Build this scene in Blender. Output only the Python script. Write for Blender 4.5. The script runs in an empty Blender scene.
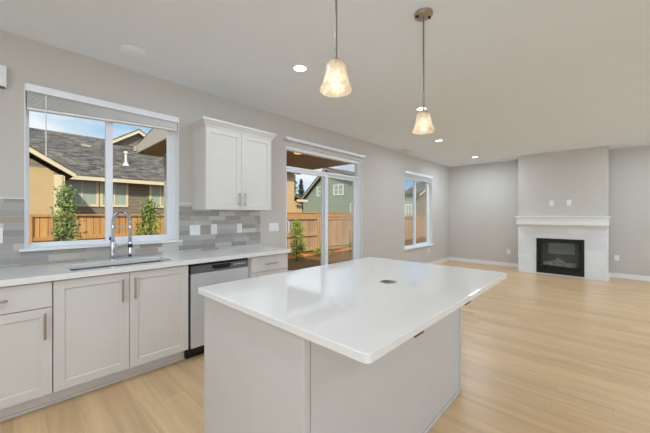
import bpy, bmesh, math, random
from mathutils import Vector, Matrix
random.seed(7)
SC = bpy.context.scene
COL = SC.collection
PI = math.pi
H = 2.743            # ceiling height
W = 3.335            # inner face of the window wall (plane y = W)
XB = 8.85            # inner face of the fireplace end wall (plane x = XB)
ZC = 0.932           # worktop height

# ------------------------------------------------------------------ camera
cam = bpy.data.cameras.new('camera'); camo = bpy.data.objects.new('camera', cam); COL.objects.link(camo)
cam.sensor_fit = 'HORIZONTAL'; cam.sensor_width = 36; cam.lens = 36 * 295.9 / 650
cam.shift_y = -1.4 / 650; cam.clip_start = 0.02; cam.clip_end = 300
YAW = 0.75928
camo.location = (0, 0, 1.335)
camo.rotation_euler = (PI / 2, 0, YAW - PI / 2)
SC.camera = camo

# ------------------------------------------------------------------ world, sun, added fill lamps, exposure
SC.view_settings.view_transform = 'Standard'
SC.view_settings.look = 'None'
SC.view_settings.gamma = 1
SC.view_settings.use_curve_mapping = False
SC.view_settings.exposure = 0.07
SC.cycles.use_denoising = True
SC.cycles.max_bounces = 10
SC.cycles.diffuse_bounces = 6
SC.cycles.transparent_max_bounces = 16
SC.cycles.sample_clamp_indirect = 6

SKY_STRENGTH = 0.95
SUN_ENERGY = 4.0
FILL_POWER = 56
DOWNLIGHT = 8.4
PENDANT = 0.25

w = bpy.data.worlds.new('sky'); SC.world = w; w.use_nodes = True
nt = w.node_tree; nt.nodes.clear()
out = nt.nodes.new('ShaderNodeOutputWorld'); bg = nt.nodes.new('ShaderNodeBackground')
tc = nt.nodes.new('ShaderNodeTexCoord'); mp = nt.nodes.new('ShaderNodeMapping')
mp.inputs['Scale'].default_value = (1.0, 1.0, 2.6)
nz = nt.nodes.new('ShaderNodeTexNoise'); nz.inputs['Scale'].default_value = 3.2
nz.inputs['Detail'].default_value = 7; nz.inputs['Roughness'].default_value = 0.55
rp = nt.nodes.new('ShaderNodeValToRGB')
rp.color_ramp.elements[0].position = 0.40; rp.color_ramp.elements[0].color = (0.33, 0.60, 0.86, 1)
rp.color_ramp.elements[1].position = 0.60; rp.color_ramp.elements[1].color = (0.93, 0.97, 1.0, 1)
nt.links.new(tc.outputs['Generated'], mp.inputs['Vector'])
nt.links.new(mp.outputs['Vector'], nz.inputs['Vector'])
nt.links.new(nz.outputs['Fac'], rp.inputs['Fac'])
nt.links.new(rp.outputs['Color'], bg.inputs['Color'])
bg.inputs['Strength'].default_value = SKY_STRENGTH
nt.links.new(bg.outputs['Background'], out.inputs['Surface'])

sun = bpy.data.lights.new('sun', 'SUN'); sun.energy = SUN_ENERGY; sun.angle = math.radians(3)
sun.color = (1.0, 0.93, 0.82)
suno = bpy.data.objects.new('sun', sun); COL.objects.link(suno)
suno.location = (-10, -20, 30)
suno.rotation_euler = Vector((0.50, 0.66, -0.68)).to_track_quat('-Z', 'Y').to_euler()

def fill_lamp(name, loc, direction, sx, sy, power, col=(0.70, 0.85, 1.0)):
    l = bpy.data.lights.new(name, 'AREA'); l.shape = 'RECTANGLE'; l.size = sx; l.size_y = sy
    l.energy = power; l.color = col
    o = bpy.data.objects.new(name, l); COL.objects.link(o); o.location = loc
    o.rotation_euler = Vector(direction).to_track_quat('-Z', 'Y').to_euler()
    return o
# area lamps added to brighten the room from unseen openings (rear wall and the wall opposite the sink)
fill_lamp('fill_rear', (-3.72, -2.0, 1.45), (1, 0, 0), 3.0, 2.0, FILL_POWER * 1.7)
fill_lamp('fill_opposite', (0.6, -4.72, 1.45), (0, 1, 0), 3.0, 2.0, FILL_POWER * 0.22)
fill_lamp('fill_opposite_far', (5.8, -4.72, 1.45), (0, 1, 0), 3.6, 2.0, FILL_POWER * 0.6)

# ------------------------------------------------------------------ materials
def lin(c):
    f = lambda v: v / 12.92 if v <= 0.04045 else ((v + 0.055) / 1.055) ** 2.4
    return tuple(f(x / 255) for x in c)
def base_mat(name):
    m = bpy.data.materials.new(name); m.use_nodes = True
    return m, m.node_tree, m.node_tree.nodes['Principled BSDF']
def N(nt, kind, **inp):
    n = nt.nodes.new(kind)
    for k, v in inp.items():
        n.inputs[k].default_value = v
    return n
def mat(name, rgb, rough=0.5, metal=0.0, var=0.04, scale=6.0, bump=0.0, bscale=200.0, stretch=(1, 1, 1), spec=None, coat=0.0):
    """a painted / metal / stone surface: base colour gently mottled by noise, optional fine bump"""
    m, nt, b = base_mat(name)
    c = lin(rgb)
    tc = nt.nodes.new('ShaderNodeTexCoord'); mp = nt.nodes.new('ShaderNodeMapping'); mp.inputs['Scale'].default_value = stretch
    nt.links.new(tc.outputs['Object'], mp.inputs['Vector'])
    n = N(nt, 'ShaderNodeTexNoise', Scale=scale, Detail=4.0)
    nt.links.new(mp.outputs['Vector'], n.inputs['Vector'])
    r = nt.nodes.new('ShaderNodeValToRGB')
    r.color_ramp.elements[0].position = 0.3; r.color_ramp.elements[1].position = 0.7
    r.color_ramp.elements[0].color = (*[max(0, x * (1 - var)) for x in c], 1)
    r.color_ramp.elements[1].color = (*[min(1, x * (1 + var)) for x in c], 1)
    nt.links.new(n.outputs['Fac'], r.inputs['Fac']); nt.links.new(r.outputs['Color'], b.inputs['Base Color'])
    b.inputs['Roughness'].default_value = rough; b.inputs['Metallic'].default_value = metal
    if spec is not None: b.inputs['Specular IOR Level'].default_value = spec
    if coat: b.inputs['Coat Weight'].default_value = coat
    if bump:
        n2 = N(nt, 'ShaderNodeTexNoise', Scale=bscale, Detail=2.0); nt.links.new(mp.outputs['Vector'], n2.inputs['Vector'])
        bp = N(nt, 'ShaderNodeBump', Strength=bump, Distance=0.002)
        nt.links.new(n2.outputs['Fac'], bp.inputs['Height']); nt.links.new(bp.outputs['Normal'], b.inputs['Normal'])
    return m
def emit_mat(name, rgb, strength):
    m = bpy.data.materials.new(name); m.use_nodes = True; nt = m.node_tree; nt.nodes.clear()
    o = nt.nodes.new('ShaderNodeOutputMaterial'); e = nt.nodes.new('ShaderNodeEmission')
    e.inputs['Color'].default_value = (*lin(rgb), 1); e.inputs['Strength'].default_value = strength
    nt.links.new(e.outputs[0], o.inputs['Surface']); return m
def glass_mat(name, tint=(1, 1, 1), refl=1.0):
    """clear flat pane: see-through with fresnel reflections"""
    m = bpy.data.materials.new(name); m.use_nodes = True; nt = m.node_tree; nt.nodes.clear()
    o = nt.nodes.new('ShaderNodeOutputMaterial'); t = nt.nodes.new('ShaderNodeBsdfTransparent'); g = nt.nodes.new('ShaderNodeBsdfGlossy')
    g.inputs['Roughness'].default_value = 0.01; t.inputs['Color'].default_value = (*tint, 1)
    fr = nt.nodes.new('ShaderNodeFresnel'); fr.inputs['IOR'].default_value = 1.30
    ml = nt.nodes.new('ShaderNodeMath'); ml.operation = 'MULTIPLY'; ml.inputs[1].default_value = refl
    mx = nt.nodes.new('ShaderNodeMixShader')
    nt.links.new(fr.outputs[0], ml.inputs[0]); nt.links.new(ml.outputs[0], mx.inputs[0])
    nt.links.new(t.outputs[0], mx.inputs[1]); nt.links.new(g.outputs[0], mx.inputs[2]); nt.links.new(mx.outputs[0], o.inputs['Surface'])
    return m
def rand_cells(nt, vec, u, v, cw, ch, shift=True):
    """per-cell white noise of a running-bond layout; returns (random value, edge mask) sockets.
    u, v: 0/1/2 axis index of the vector used across and up."""
    sep = nt.nodes.new('ShaderNodeSeparateXYZ'); nt.links.new(vec, sep.inputs[0])
    def math_(op, a, b=None):
        n = nt.nodes.new('ShaderNodeMath'); n.operation = op
        for i, x in enumerate((a, b)):
            if x is None: continue
            if isinstance(x, (int, float)): n.inputs[i].default_value = x
            else: nt.links.new(x, n.inputs[i])
        return n.outputs[0]
    vv = math_('DIVIDE', sep.outputs[v], ch); row = math_('FLOOR', vv)
    wn = nt.nodes.new('ShaderNodeTexWhiteNoise'); wn.noise_dimensions = '1D'; nt.links.new(row, wn.inputs['W'])
    uu = math_('DIVIDE', sep.outputs[u], cw)
    if shift: uu = math_('ADD', uu, wn.outputs['Value'])
    cl = math_('FLOOR', uu)
    cmb = nt.nodes.new('ShaderNodeCombineXYZ'); nt.links.new(cl, cmb.inputs[0]); nt.links.new(row, cmb.inputs[1])
    w2 = nt.nodes.new('ShaderNodeTexWhiteNoise'); w2.noise_dimensions = '2D'; nt.links.new(cmb.outputs[0], w2.inputs['Vector'])
    fu = math_('FRACT', uu); fv = math_('FRACT', vv)
    du = math_('MULTIPLY', math_('MINIMUM', fu, math_('SUBTRACT', 1.0, fu)), cw)
    dv = math_('MULTIPLY', math_('MINIMUM', fv, math_('SUBTRACT', 1.0, fv)), ch)
    d = math_('MINIMUM', du, dv)
    return w2.outputs['Value'], d, math_
def cell_mat(name, u, v, cw, ch, colors, gap, gap_rgb, rough=0.35, shift=True, grain=None, grain_amt=0.12, bump=0.3, spec=0.5):
    m, nt, b = base_mat(name)
    tc = nt.nodes.new('ShaderNodeTexCoord')
    rnd, d, math_ = rand_cells(nt, tc.outputs['Object'], u, v, cw, ch, shift)
    rp = nt.nodes.new('ShaderNodeValToRGB'); cr = rp.color_ramp
    for i, c in enumerate(colors):
        e = cr.elements[i] if i < 2 else cr.elements.new(0.5)
        e.color = (*lin(c), 1)
    for i, e in enumerate(cr.elements): pass
    k = len(colors)
    ps = [i / max(1, k - 1) for i in range(k)]
    for i in range(k):
        cr.elements[i].position = ps[i]
    for i in range(k):
        cr.elements[i].color = (*lin(colors[i]), 1)
    nt.links.new(rnd, rp.inputs['Fac'])
    col = rp.outputs['Color']
    if grain:
        mp = nt.nodes.new('ShaderNodeMapping'); mp.inputs['Scale'].default_value = grain
        nt.links.new(tc.outputs['Object'], mp.inputs['Vector'])
        cmb = nt.nodes.new('ShaderNodeVectorMath'); cmb.operation = 'ADD'
        sc = nt.nodes.new('ShaderNodeVectorMath'); sc.operation = 'SCALE'; sc.inputs[0].default_value = (13.1, 7.7, 5.3)
        nt.links.new(rnd, sc.inputs['Scale']); nt.links.new(mp.outputs[0], cmb.inputs[0]); nt.links.new(sc.outputs[0], cmb.inputs[1])
        n = N(nt, 'ShaderNodeTexNoise', Scale=1.0, Detail=6.0, Roughness=0.6, Distortion=0.6)
        nt.links.new(cmb.outputs[0], n.inputs['Vector'])
        mr = nt.nodes.new('ShaderNodeMapRange'); mr.inputs['From Min'].default_value = 0.25; mr.inputs['From Max'].default_value = 0.75
        mr.inputs['To Min'].default_value = 1 - grain_amt; mr.inputs['To Max'].default_value = 1 + grain_amt
        nt.links.new(n.outputs['Fac'], mr.inputs['Value'])
        mm = nt.nodes.new('ShaderNodeMix'); mm.data_type = 'RGBA'; mm.blend_type = 'MULTIPLY'; mm.inputs['Factor'].default_value = 1
        nt.links.new(col, mm.inputs['A']); nt.links.new(mr.outputs[0], mm.inputs['B']); col = mm.outputs['Result']
    edge = math_('LESS_THAN', d, gap / 2)
    mx = nt.nodes.new('ShaderNodeMix'); mx.data_type = 'RGBA'; nt.links.new(edge, mx.inputs['Factor'])
    nt.links.new(col, mx.inputs['A']); mx.inputs['B'].default_value = (*lin(gap_rgb), 1)
    nt.links.new(mx.outputs['Result'], b.inputs['Base Color'])
    b.inputs['Roughness'].default_value = rough; b.inputs['Specular IOR Level'].default_value = spec
    if bump:
        h = math_('MINIMUM', math_('DIVIDE', d, gap), 1.0)
        bp = N(nt, 'ShaderNodeBump', Strength=bump, Distance=0.002)
        nt.links.new(h, bp.inputs['Height']); nt.links.new(bp.outputs['Normal'], b.inputs['Normal'])
    return m

M = {}
M['wall'] = mat('wall_paint', (202, 195, 187), 0.75, var=0.012, bump=0.05, bscale=350)
M['wallb'] = M['wall']
M['ceil'] = mat('ceiling_paint', (238, 244, 250), 0.85, var=0.01, bump=0.08, bscale=250)
M['trim'] = mat('white_trim_paint', (236, 235, 232), 0.4, var=0.01)
M['vinyl'] = mat('white_vinyl', (240, 242, 246), 0.35, var=0.01)
M['blind'] = mat('blind_slats', (236, 234, 231), 0.5, var=0.03)
M['cab'] = mat('cabinet_paint', (216, 210, 204), 0.38, var=0.012)
M['isl'] = mat('island_paint', (207, 203, 198), 0.42, var=0.012)
M['quartz'] = mat('white_quartz', (236, 232, 228), 0.08, var=0.02, scale=180, coat=0.3)
M['steel'] = mat('brushed_steel', (196, 197, 198), 0.32, 1.0, var=0.05, scale=3, stretch=(2, 2, 120))
M['nickel'] = mat('satin_nickel', (180, 170, 157), 0.30, 1.0, var=0.03)
M['chrome'] = mat('chrome', (214, 216, 220), 0.10, 1.0, var=0.01)
M['dwsteel'] = mat('pale_stainless', (214, 217, 220), 0.36, 0.45, var=0.03, scale=3, stretch=(60, 2, 2))
M['dkpanel'] = mat('dark_grey_panel', (104, 105, 108), 0.4, 0.2, var=0.04)
M['black'] = mat('black_plastic', (16, 16, 17), 0.4, var=0.1)
M['blackm'] = mat('black_metal', (24, 24, 26), 0.35, 0.3, var=0.1)
M['shadow'] = mat('dark_gap', (60, 56, 52), 0.8, var=0.05)
M['plate'] = mat('white_plastic_plate', (238, 238, 236), 0.35, var=0.01)
M['brk'] = mat('dark_bracket_metal', (104, 98, 90), 0.45, 0.6, var=0.05)
M['rod'] = mat('aged_nickel', (150, 140, 126), 0.35, 0.9, var=0.03)
M['det'] = mat('detector_white', (246, 250, 253), 0.5, var=0.01)
M['glass'] = glass_mat('window_glass', (0.985, 0.992, 0.99), 0.35)
M['fglass'] = glass_mat('fireplace_glass', (0.85, 0.87, 0.87), 2.2)
M['floor'] = cell_mat('oak_planks', 1, 0, 1.6, 0.15, [(213, 178, 136), (220, 186, 143), (206, 171, 129), (216, 182, 141)], 0.0018, (188, 156, 117),
                      rough=0.33, grain=(15, 0.9, 1), grain_amt=0.17, bump=0.08, spec=0.45)
M['tile'] = cell_mat('grey_splash_tile', 0, 2, 0.205, 0.0530, [(176, 171, 165), (150, 146, 142), (210, 204, 196), (166, 155, 142), (142, 140, 138), (190, 184, 176)], 0.003,
                     (176, 172, 167), rough=0.28, grain=(6, 6, 60), grain_amt=0.07, bump=0.25)
M['ftile'] = cell_mat('pale_surround_tile', 1, 2, 0.305, 0.152, [(226, 227, 228), (232, 232, 232), (222, 223, 225)], 0.003, (206, 207, 208),
                      rough=0.3, shift=False, grain=(5, 5, 30), grain_amt=0.03, bump=0.2)
M['cedar'] = cell_mat('cedar_pickets', 0, 2, 0.14, 6.0, [(196, 146, 88), (210, 160, 98), (184, 134, 78), (202, 152, 94)], 0.012, (110, 70, 36),
                      rough=0.8, shift=False, grain=(30, 30, 1.2), grain_amt=0.22, bump=0.6, spec=0.2)
M['cedarw'] = cell_mat('dull_cedar_pickets', 0, 2, 0.14, 6.0, [(180, 148, 112), (192, 158, 120), (166, 134, 100), (186, 152, 116)], 0.014, (104, 76, 50),
                      rough=0.8, shift=False, grain=(30, 30, 1.2), grain_amt=0.2, bump=0.6, spec=0.2)  # greyer, duller cedar for the gate and the bays around it
M['cedardp'] = mat('dull_cedar_timber', (182, 144, 102), 0.8, var=0.15, scale=3, stretch=(8, 8, 1), spec=0.2)
M['cedarp'] = mat('cedar_timber', (196, 142, 80), 0.8, var=0.15, scale=3, stretch=(8, 8, 1), spec=0.2)
def siding(name, rgb, lap=0.16):
    a = tuple(int(x * 0.97) for x in rgb)
    return cell_mat(name, 0, 2, 30.0, lap, [rgb, a, rgb], 0.02, tuple(int(x * 0.72) for x in rgb), rough=0.8, grain=(2, 2, 20), grain_amt=0.05, bump=0.5, spec=0.2)
M['sidbrown'] = siding('taupe_siding', (142, 128, 110))
M['sidgreen'] = siding('sage_siding', (158, 170, 150))
M['sidtan'] = mat('tan_stucco', (200, 172, 126), 0.9, var=0.05, scale=4, bump=0.2, bscale=90, spec=0.2)
M['sidolive'] = siding('olive_siding', (150, 140, 116))
M['cream'] = mat('cream_trim', (226, 208, 168), 0.7, var=0.03)
M['shingle'] = cell_mat('roof_shingles', 0, 1, 0.30, 0.14, [(90, 86, 82), (122, 116, 108), (70, 68, 66), (108, 102, 96), (136, 128, 118)], 0.02, (70, 68, 66),
                        rough=0.9, grain=(40, 40, 40), grain_amt=0.25, bump=0.5, spec=0.2)
M['hglass'] = mat('curtained_window', (166, 178, 158), 0.35, var=0.06, scale=2, stretch=(6, 6, 1))
M['soffit'] = cell_mat('wood_soffit', 0, 1, 0.14, 2.4, [(156, 124, 90), (166, 132, 96), (146, 116, 84)], 0.006, (80, 62, 44), rough=0.7, grain=(20, 2, 2), grain_amt=0.15, spec=0.25)
M['patio_trim'] = mat('patio_trim_paint', (176, 168, 152), 0.6, var=0.04)
M['mulch'] = mat('bark_mulch', (116, 86, 58), 0.95, var=0.5, scale=14, bump=1.0, bscale=40, spec=0.1)
M['mulch2'] = mat('lit_bark_mulch', (190, 118, 56), 0.95, var=0.4, scale=16, bump=1.0, bscale=40, spec=0.1)  # mulch strips lit orange, that light put into the colour
M['concrete'] = mat('concrete', (170, 166, 160), 0.9, var=0.06, spec=0.2)
M['bark'] = mat('bark', (88, 66, 48), 0.9, var=0.2, spec=0.1)
def leaf_mat(name, a, b_):
    m, nt, b = base_mat(name)
    g = nt.nodes.new('ShaderNodeNewGeometry'); r = nt.nodes.new('ShaderNodeValToRGB')
    r.color_ramp.elements[0].color = (*lin(a), 1); r.color_ramp.elements[1].color = (*lin(b_), 1)
    nt.links.new(g.outputs['Random Per Island'], r.inputs['Fac']); nt.links.new(r.outputs['Color'], b.inputs['Base Color'])
    b.inputs['Roughness'].default_value = 0.6; b.inputs['Specular IOR Level'].default_value = 0.25
    return m
M['leaf'] = leaf_mat('shrub_leaves', (88, 116, 54), (160, 178, 94))
M['leafy'] = leaf_mat('bright_shrub_leaves', (96, 128, 40), (176, 190, 74))
M['leafd'] = leaf_mat('conifer_needles', (58, 74, 54), (104, 118, 90))
M['lens'] = emit_mat('downlight_lens', (255, 250, 240), 6.0)
M['bulb'] = emit_mat('bulb_glow', (255, 240, 212), 4.0)
M['plens'] = emit_mat('porch_light_glow', (255, 196, 96), 1.2)
# ribbed frosted pendant glass: part translucent, part see-through
def shade_mat():
    m = bpy.data.materials.new('frosted_shade_glass'); m.use_nodes = True; nt = m.node_tree; nt.nodes.clear()
    o = nt.nodes.new('ShaderNodeOutputMaterial'); tr = nt.nodes.new('ShaderNodeBsdfTranslucent'); df = nt.nodes.new('ShaderNodeBsdfDiffuse')
    tp = nt.nodes.new('ShaderNodeBsdfTransparent'); gl = nt.nodes.new('ShaderNodeBsdfGlossy'); gl.inputs['Roughness'].default_value = 0.15
    tc = nt.nodes.new('ShaderNodeTexCoord'); nz = N(nt, 'ShaderNodeTexNoise', Scale=60.0, Detail=3.0)
    nt.links.new(tc.outputs['Object'], nz.inputs['Vector'])
    rp = nt.nodes.new('ShaderNodeValToRGB'); rp.color_ramp.elements[0].color = (*lin((222, 206, 180)), 1); rp.color_ramp.elements[1].color = (*lin((246, 238, 224)), 1)
    rp.color_ramp.elements[0].position = 0.35; rp.color_ramp.elements[1].position = 0.65
    nt.links.new(nz.outputs['Fac'], rp.inputs['Fac'])
    for n in (tr, df): nt.links.new(rp.outputs['Color'], n.inputs['Color'])
    a = nt.nodes.new('ShaderNodeMixShader'); a.inputs[0].default_value = 0.45
    b = nt.nodes.new('ShaderNodeMixShader'); b.inputs[0].default_value = 0.34
    c = nt.nodes.new('ShaderNodeMixShader'); c.inputs[0].default_value = 0.06
    nt.links.new(tr.outputs[0], a.inputs[1]); nt.links.new(df.outputs[0], a.inputs[2])
    nt.links.new(a.outputs[0], b.inputs[1]); nt.links.new(tp.outputs[0], b.inputs[2])
    nt.links.new(b.outputs[0], c.inputs[1]); nt.links.new(gl.outputs[0], c.inputs[2]); nt.links.new(c.outputs[0], o.inputs['Surface'])
    return m
M['shade'] = shade_mat()

# ------------------------------------------------------------------ mesh helpers (world coordinates; obj() makes them local)
def B(): return bmesh.new()
def quad(bm, pts):
    return bm.faces.new([bm.verts.new(p) for p in pts])
def box(bm, x0, x1, y0, y1, z0, z1):
    x0, x1 = min(x0, x1), max(x0, x1); y0, y1 = min(y0, y1), max(y0, y1); z0, z1 = min(z0, z1), max(z0, z1)
    v = [bm.verts.new((x, y, z)) for z in (z0, z1) for y in (y0, y1) for x in (x0, x1)]
    for f in ((0, 2, 3, 1), (4, 5, 7, 6), (0, 1, 5, 4), (2, 6, 7, 3), (0, 4, 6, 2), (1, 3, 7, 5)):
        bm.faces.new([v[i] for i in f])
    return v
def prism(bm, poly, axis, a, b):
    """poly: 2-D outline in the other two axes (order x<y<z), extruded along axis from a to b"""
    def P(p, t):
        q = list(p); q.insert(axis, t); return q
    va = [bm.verts.new(P(p, a)) for p in poly]; vb = [bm.verts.new(P(p, b)) for p in poly]
    bm.faces.new(va[::-1]); bm.faces.new(vb); n = len(poly)
    for i in range(n): bm.faces.new((va[i], va[(i + 1) % n], vb[(i + 1) % n], vb[i]))
def lathe(bm, prof, c, seg=32, axis='Z', ribs=0, rib_amp=0.0):
    """prof: list of (radius, height) from c; open or closed profile revolved round axis"""
    rings = []
    for r, h in prof:
        ring = []
        for i in range(seg):
            a = 2 * PI * i / seg; rr = r * (1 + rib_amp * math.cos(ribs * a)) if ribs else r
            p = (rr * math.cos(a), rr * math.sin(a), h)
            if axis == 'Y': p = (p[0], p[2], p[1])
            if axis == 'X': p = (p[2], p[0], p[1])
            ring.append(bm.verts.new((c[0] + p[0], c[1] + p[1], c[2] + p[2])))
        rings.append(ring)
    for a, b in zip(rings, rings[1:]):
        for i in range(seg): bm.faces.new((a[i], a[(i + 1) % seg], b[(i + 1) % seg], b[i]))
    return rings
def cyl(bm, c, r, h, seg=24, axis='Z', r2=None):
    r2 = r if r2 is None else r2
    rg = lathe(bm, [(r, 0), (r2, h)], c, seg, axis); bm.faces.new(rg[0][::-1]); bm.faces.new(rg[1])
def tube(bm, path, r, seg=12, caps=True):
    pts = [Vector(p) for p in path]; rings = []
    rs = r if isinstance(r, (list, tuple)) else [r] * len(pts)
    ref = None
    for i, p in enumerate(pts):
        t = (pts[min(i + 1, len(pts) - 1)] - pts[max(i - 1, 0)]).normalized()
        if ref is None:
            ref = t.orthogonal().normalized()
        ref = (ref - t * ref.dot(t)).normalized(); bn = t.cross(ref)
        rings.append([bm.verts.new(p + (ref * math.cos(2 * PI * k / seg) + bn * math.sin(2 * PI * k / seg)) * rs[i]) for k in range(seg)])
    for a, b in zip(rings, rings[1:]):
        for k in range(seg): bm.faces.new((a[k], a[(k + 1) % seg], b[(k + 1) % seg], b[k]))
    if caps: bm.faces.new(rings[0][::-1]); bm.faces.new(rings[-1])
def sphere(bm, c, r, seg=16, sz=1.0):
    bmesh.ops.create_uvsphere(bm, u_segments=seg, v_segments=seg // 2, radius=r, matrix=Matrix.Translation(c) @ Matrix.Diagonal((1, 1, sz, 1)))
def origin_of(o):
    p = Vector((0, 0, 0))
    while o is not None: p += o.location; o = o.parent
    return p
def obj(name, bm, m, parent=None, bevel=0.0, smooth=False, loc=None):
    bmesh.ops.recalc_face_normals(bm, faces=bm.faces[:])
    me = bpy.data.meshes.new(name)
    if parent is None and loc is None:
        xs = [v.co for v in bm.verts]
        loc = Vector(((min(v.x for v in xs) + max(v.x for v in xs)) / 2, (min(v.y for v in xs) + max(v.y for v in xs)) / 2, min(v.z for v in xs)))
    off = origin_of(parent) if parent is not None else Vector(loc)
    bmesh.ops.translate(bm, verts=bm.verts[:], vec=-off)
    bm.to_mesh(me); bm.free()
    o = bpy.data.objects.new(name, me); COL.objects.link(o)
    if parent is not None: o.parent = parent
    else: o.location = off
    for mm in (m if isinstance(m, (list, tuple)) else [m]): me.materials.append(mm)
    if smooth:
        for p in me.polygons: p.use_smooth = True
        try: me.set_sharp_from_angle(angle=math.radians(40))
        except Exception: pass
    if bevel:
        md = o.modifiers.new('edge', 'BEVEL'); md.width = bevel; md.segments = 2; md.limit_method = 'ANGLE'; md.angle_limit = math.radians(40)
    return o
def boxobj(name, dims, m, parent=None, bevel=0.0):
    bm = B(); box(bm, *dims); return obj(name, bm, m, parent, bevel)
def tag(o, label=None, cat=None, group=None, kind=None):
    for k, v in (('label', label), ('category', cat), ('group', group), ('kind', kind)):
        if v: o[k] = v
    return o
def thing(name, loc, label, cat, group=None, kind=None):
    o = bpy.data.objects.new(name, None); COL.objects.link(o); o.location = loc; o.empty_display_size = 0.1
    return tag(o, label, cat, group, kind)
def struct(o, label=None, cat=None):
    return tag(o, label, cat, None, 'structure')
def copy_tree(o, loc, label, parent=None):
    c = o.copy(); COL.objects.link(c)
    if parent is None: c.location = loc; c['label'] = label
    else: c.parent = parent
    for ch in [x for x in bpy.data.objects if x.parent == o]: copy_tree(ch, None, None, c)
    return c

# ------------------------------------------------------------------ room shell
XR, YO = -3.6, -4.6              # rear wall and opposite wall, inner faces
T = 0.16
def wall_mesh(u0, u1, z0, z1, holes, n0, n1, axis):
    """wall in plane; axis 'X': runs along x, thickness y n0->n1; axis 'Y': runs along y, thickness x."""
    us = sorted({u0, u1, *[h[0] for h in holes], *[h[1] for h in holes]}); zs = sorted({z0, z1, *[h[2] for h in holes], *[h[3] for h in holes]})
    bm = B()
    P = (lambda u, n, z: (u, n, z)) if axis == 'X' else (lambda u, n, z: (n, u, z))
    inside = lambda u, z: any(h[0] < u < h[1] and h[2] < z < h[3] for h in holes)
    for a, b in zip(us, us[1:]):
        for c, d in zip(zs, zs[1:]):
            if inside((a + b) / 2, (c + d) / 2): continue
            for n in (n0, n1): quad(bm, [P(a, n, c), P(b, n, c), P(b, n, d), P(a, n, d)])
    for (a, b, c, d) in list(holes) + [(u0, u1, z0, z1)]:
        for (p, q, r, s) in ((a, a, c, d), (b, b, c, d)): quad(bm, [P(p, n0, r), P(p, n1, r), P(q, n1, s), P(q, n0, s)])
        for z in (c, d):
            if z == 0 and (a, b, c, d) in holes and c == 0 and z == c: pass
            quad(bm, [P(a, n0, z), P(a, n1, z), P(b, n1, z), P(b, n0, z)])
    bmesh.ops.remove_doubles(bm, verts=bm.verts[:], dist=1e-5)
    return bm
W1 = (0.060, 1.228, 1.068, 2.375)
DR = (2.700, 4.545, 0.0, 2.365)
W2 = (6.150, 7.640, 0.560, 2.350)
struct(obj('wall_left', wall_mesh(XR - T, XB + T, 0, H, [W1, DR, W2], W, W + T, 'X'), M['wall'], loc=(0, 0, 0)))
struct(obj('wall_back', wall_mesh(YO - T, W, 0, H, [], XB, XB + T, 'Y'), M['wall'], loc=(0, 0, 0)))
struct(obj('wall_rear', wall_mesh(YO - T, W, 0, H, [(-3.7, -0.3, 0.3, 2.45)], XR - T, XR, 'Y'), M['wall'], loc=(0, 0, 0)))
struct(obj('wall_right', wall_mesh(XR, XB, 0, H, [(-1.1, 2.3, 0.3, 2.45), (3.8, 7.8, 0.3, 2.45)], YO - T, YO, 'X'), M['wall'], loc=(0, 0, 0)))
bm = B(); box(bm, XR - T, XB + T, YO - T, W + T, -0.12, 0.0); struct(obj('floor', bm, M['floor'], loc=(0, 0, 0)))
bm = B(); box(bm, XR - T, XB + T, YO - T - 2.3, W + T, H, H + 0.35); struct(obj('ceiling', bm, M['ceil'], loc=(0, 0, 0)))  # slab runs on past the opposite wall, an added unseen sun block
# chimney breast (with a niche for the firebox)
XF = 8.26; CY0, CY1 = -0.040, 1.512
FB = (0.355, 1.122, 0.06, 0.785)
bm = wall_mesh(CY0, CY1, 0, H, [FB], XF + 0.012, XF + 0.5, 'Y')
struct(obj('wall_chimney', bm, M['wall'], loc=(0, 0, 0)))
bm = wall_mesh(CY0, CY1, 0, 1.13, [FB], XF, XF + 0.012, 'Y')
struct(obj('wall_chimney_tile', bm, M['ftile'], loc=(0, 0, 0)))
# baseboards
def baseb(name, dims): struct(boxobj(name, dims, M['trim'], bevel=0.003))
bh, bt = 0.10, 0.014
baseb('baseboard_left', (DR[1] + 0.02, XB, W - bt, W, 0, bh))
baseb('baseboard_left_kitchen', (2.27, DR[0] - 0.02, W - bt, W, 0, bh))
baseb('baseboard_back', (XB - bt, XB, CY1, W - bt, 0, bh))
baseb('baseboard_back_far', (XB - bt, XB, YO, CY0, 0, bh))
baseb('baseboard_chimney', (XF + 0.02, XB - bt, CY0 - bt, CY0, 0, bh))
# tiled splash back: under the upper cabinet, beside and below the window
bm = B(); ty0 = W - 0.009
for a, b, c, d in ((-0.62, W1[0] - 0.002, ZC, 1.462), (W1[0] - 0.002, W1[1] + 0.002, ZC, W1[2] - 0.022), (W1[1] + 0.002, 1.372, ZC, 1.462), (1.372, 2.262, ZC, 1.392)):
    box(bm, a, b, ty0, W, c, d)
struct(obj('wall_backsplash', bm, M['tile'], loc=(0, 0, 0)))
bm = B()
for a, b in ((-0.62, W1[0] - 0.002), (W1[1] + 0.002, 1.366)): box(bm, a, b, W - 0.012, W, 1.462, 1.468)
box(bm, 2.262, 2.268, W - 0.012, W, ZC, 1.392)
struct(obj('trim_1', bm, M['plate']))

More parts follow.
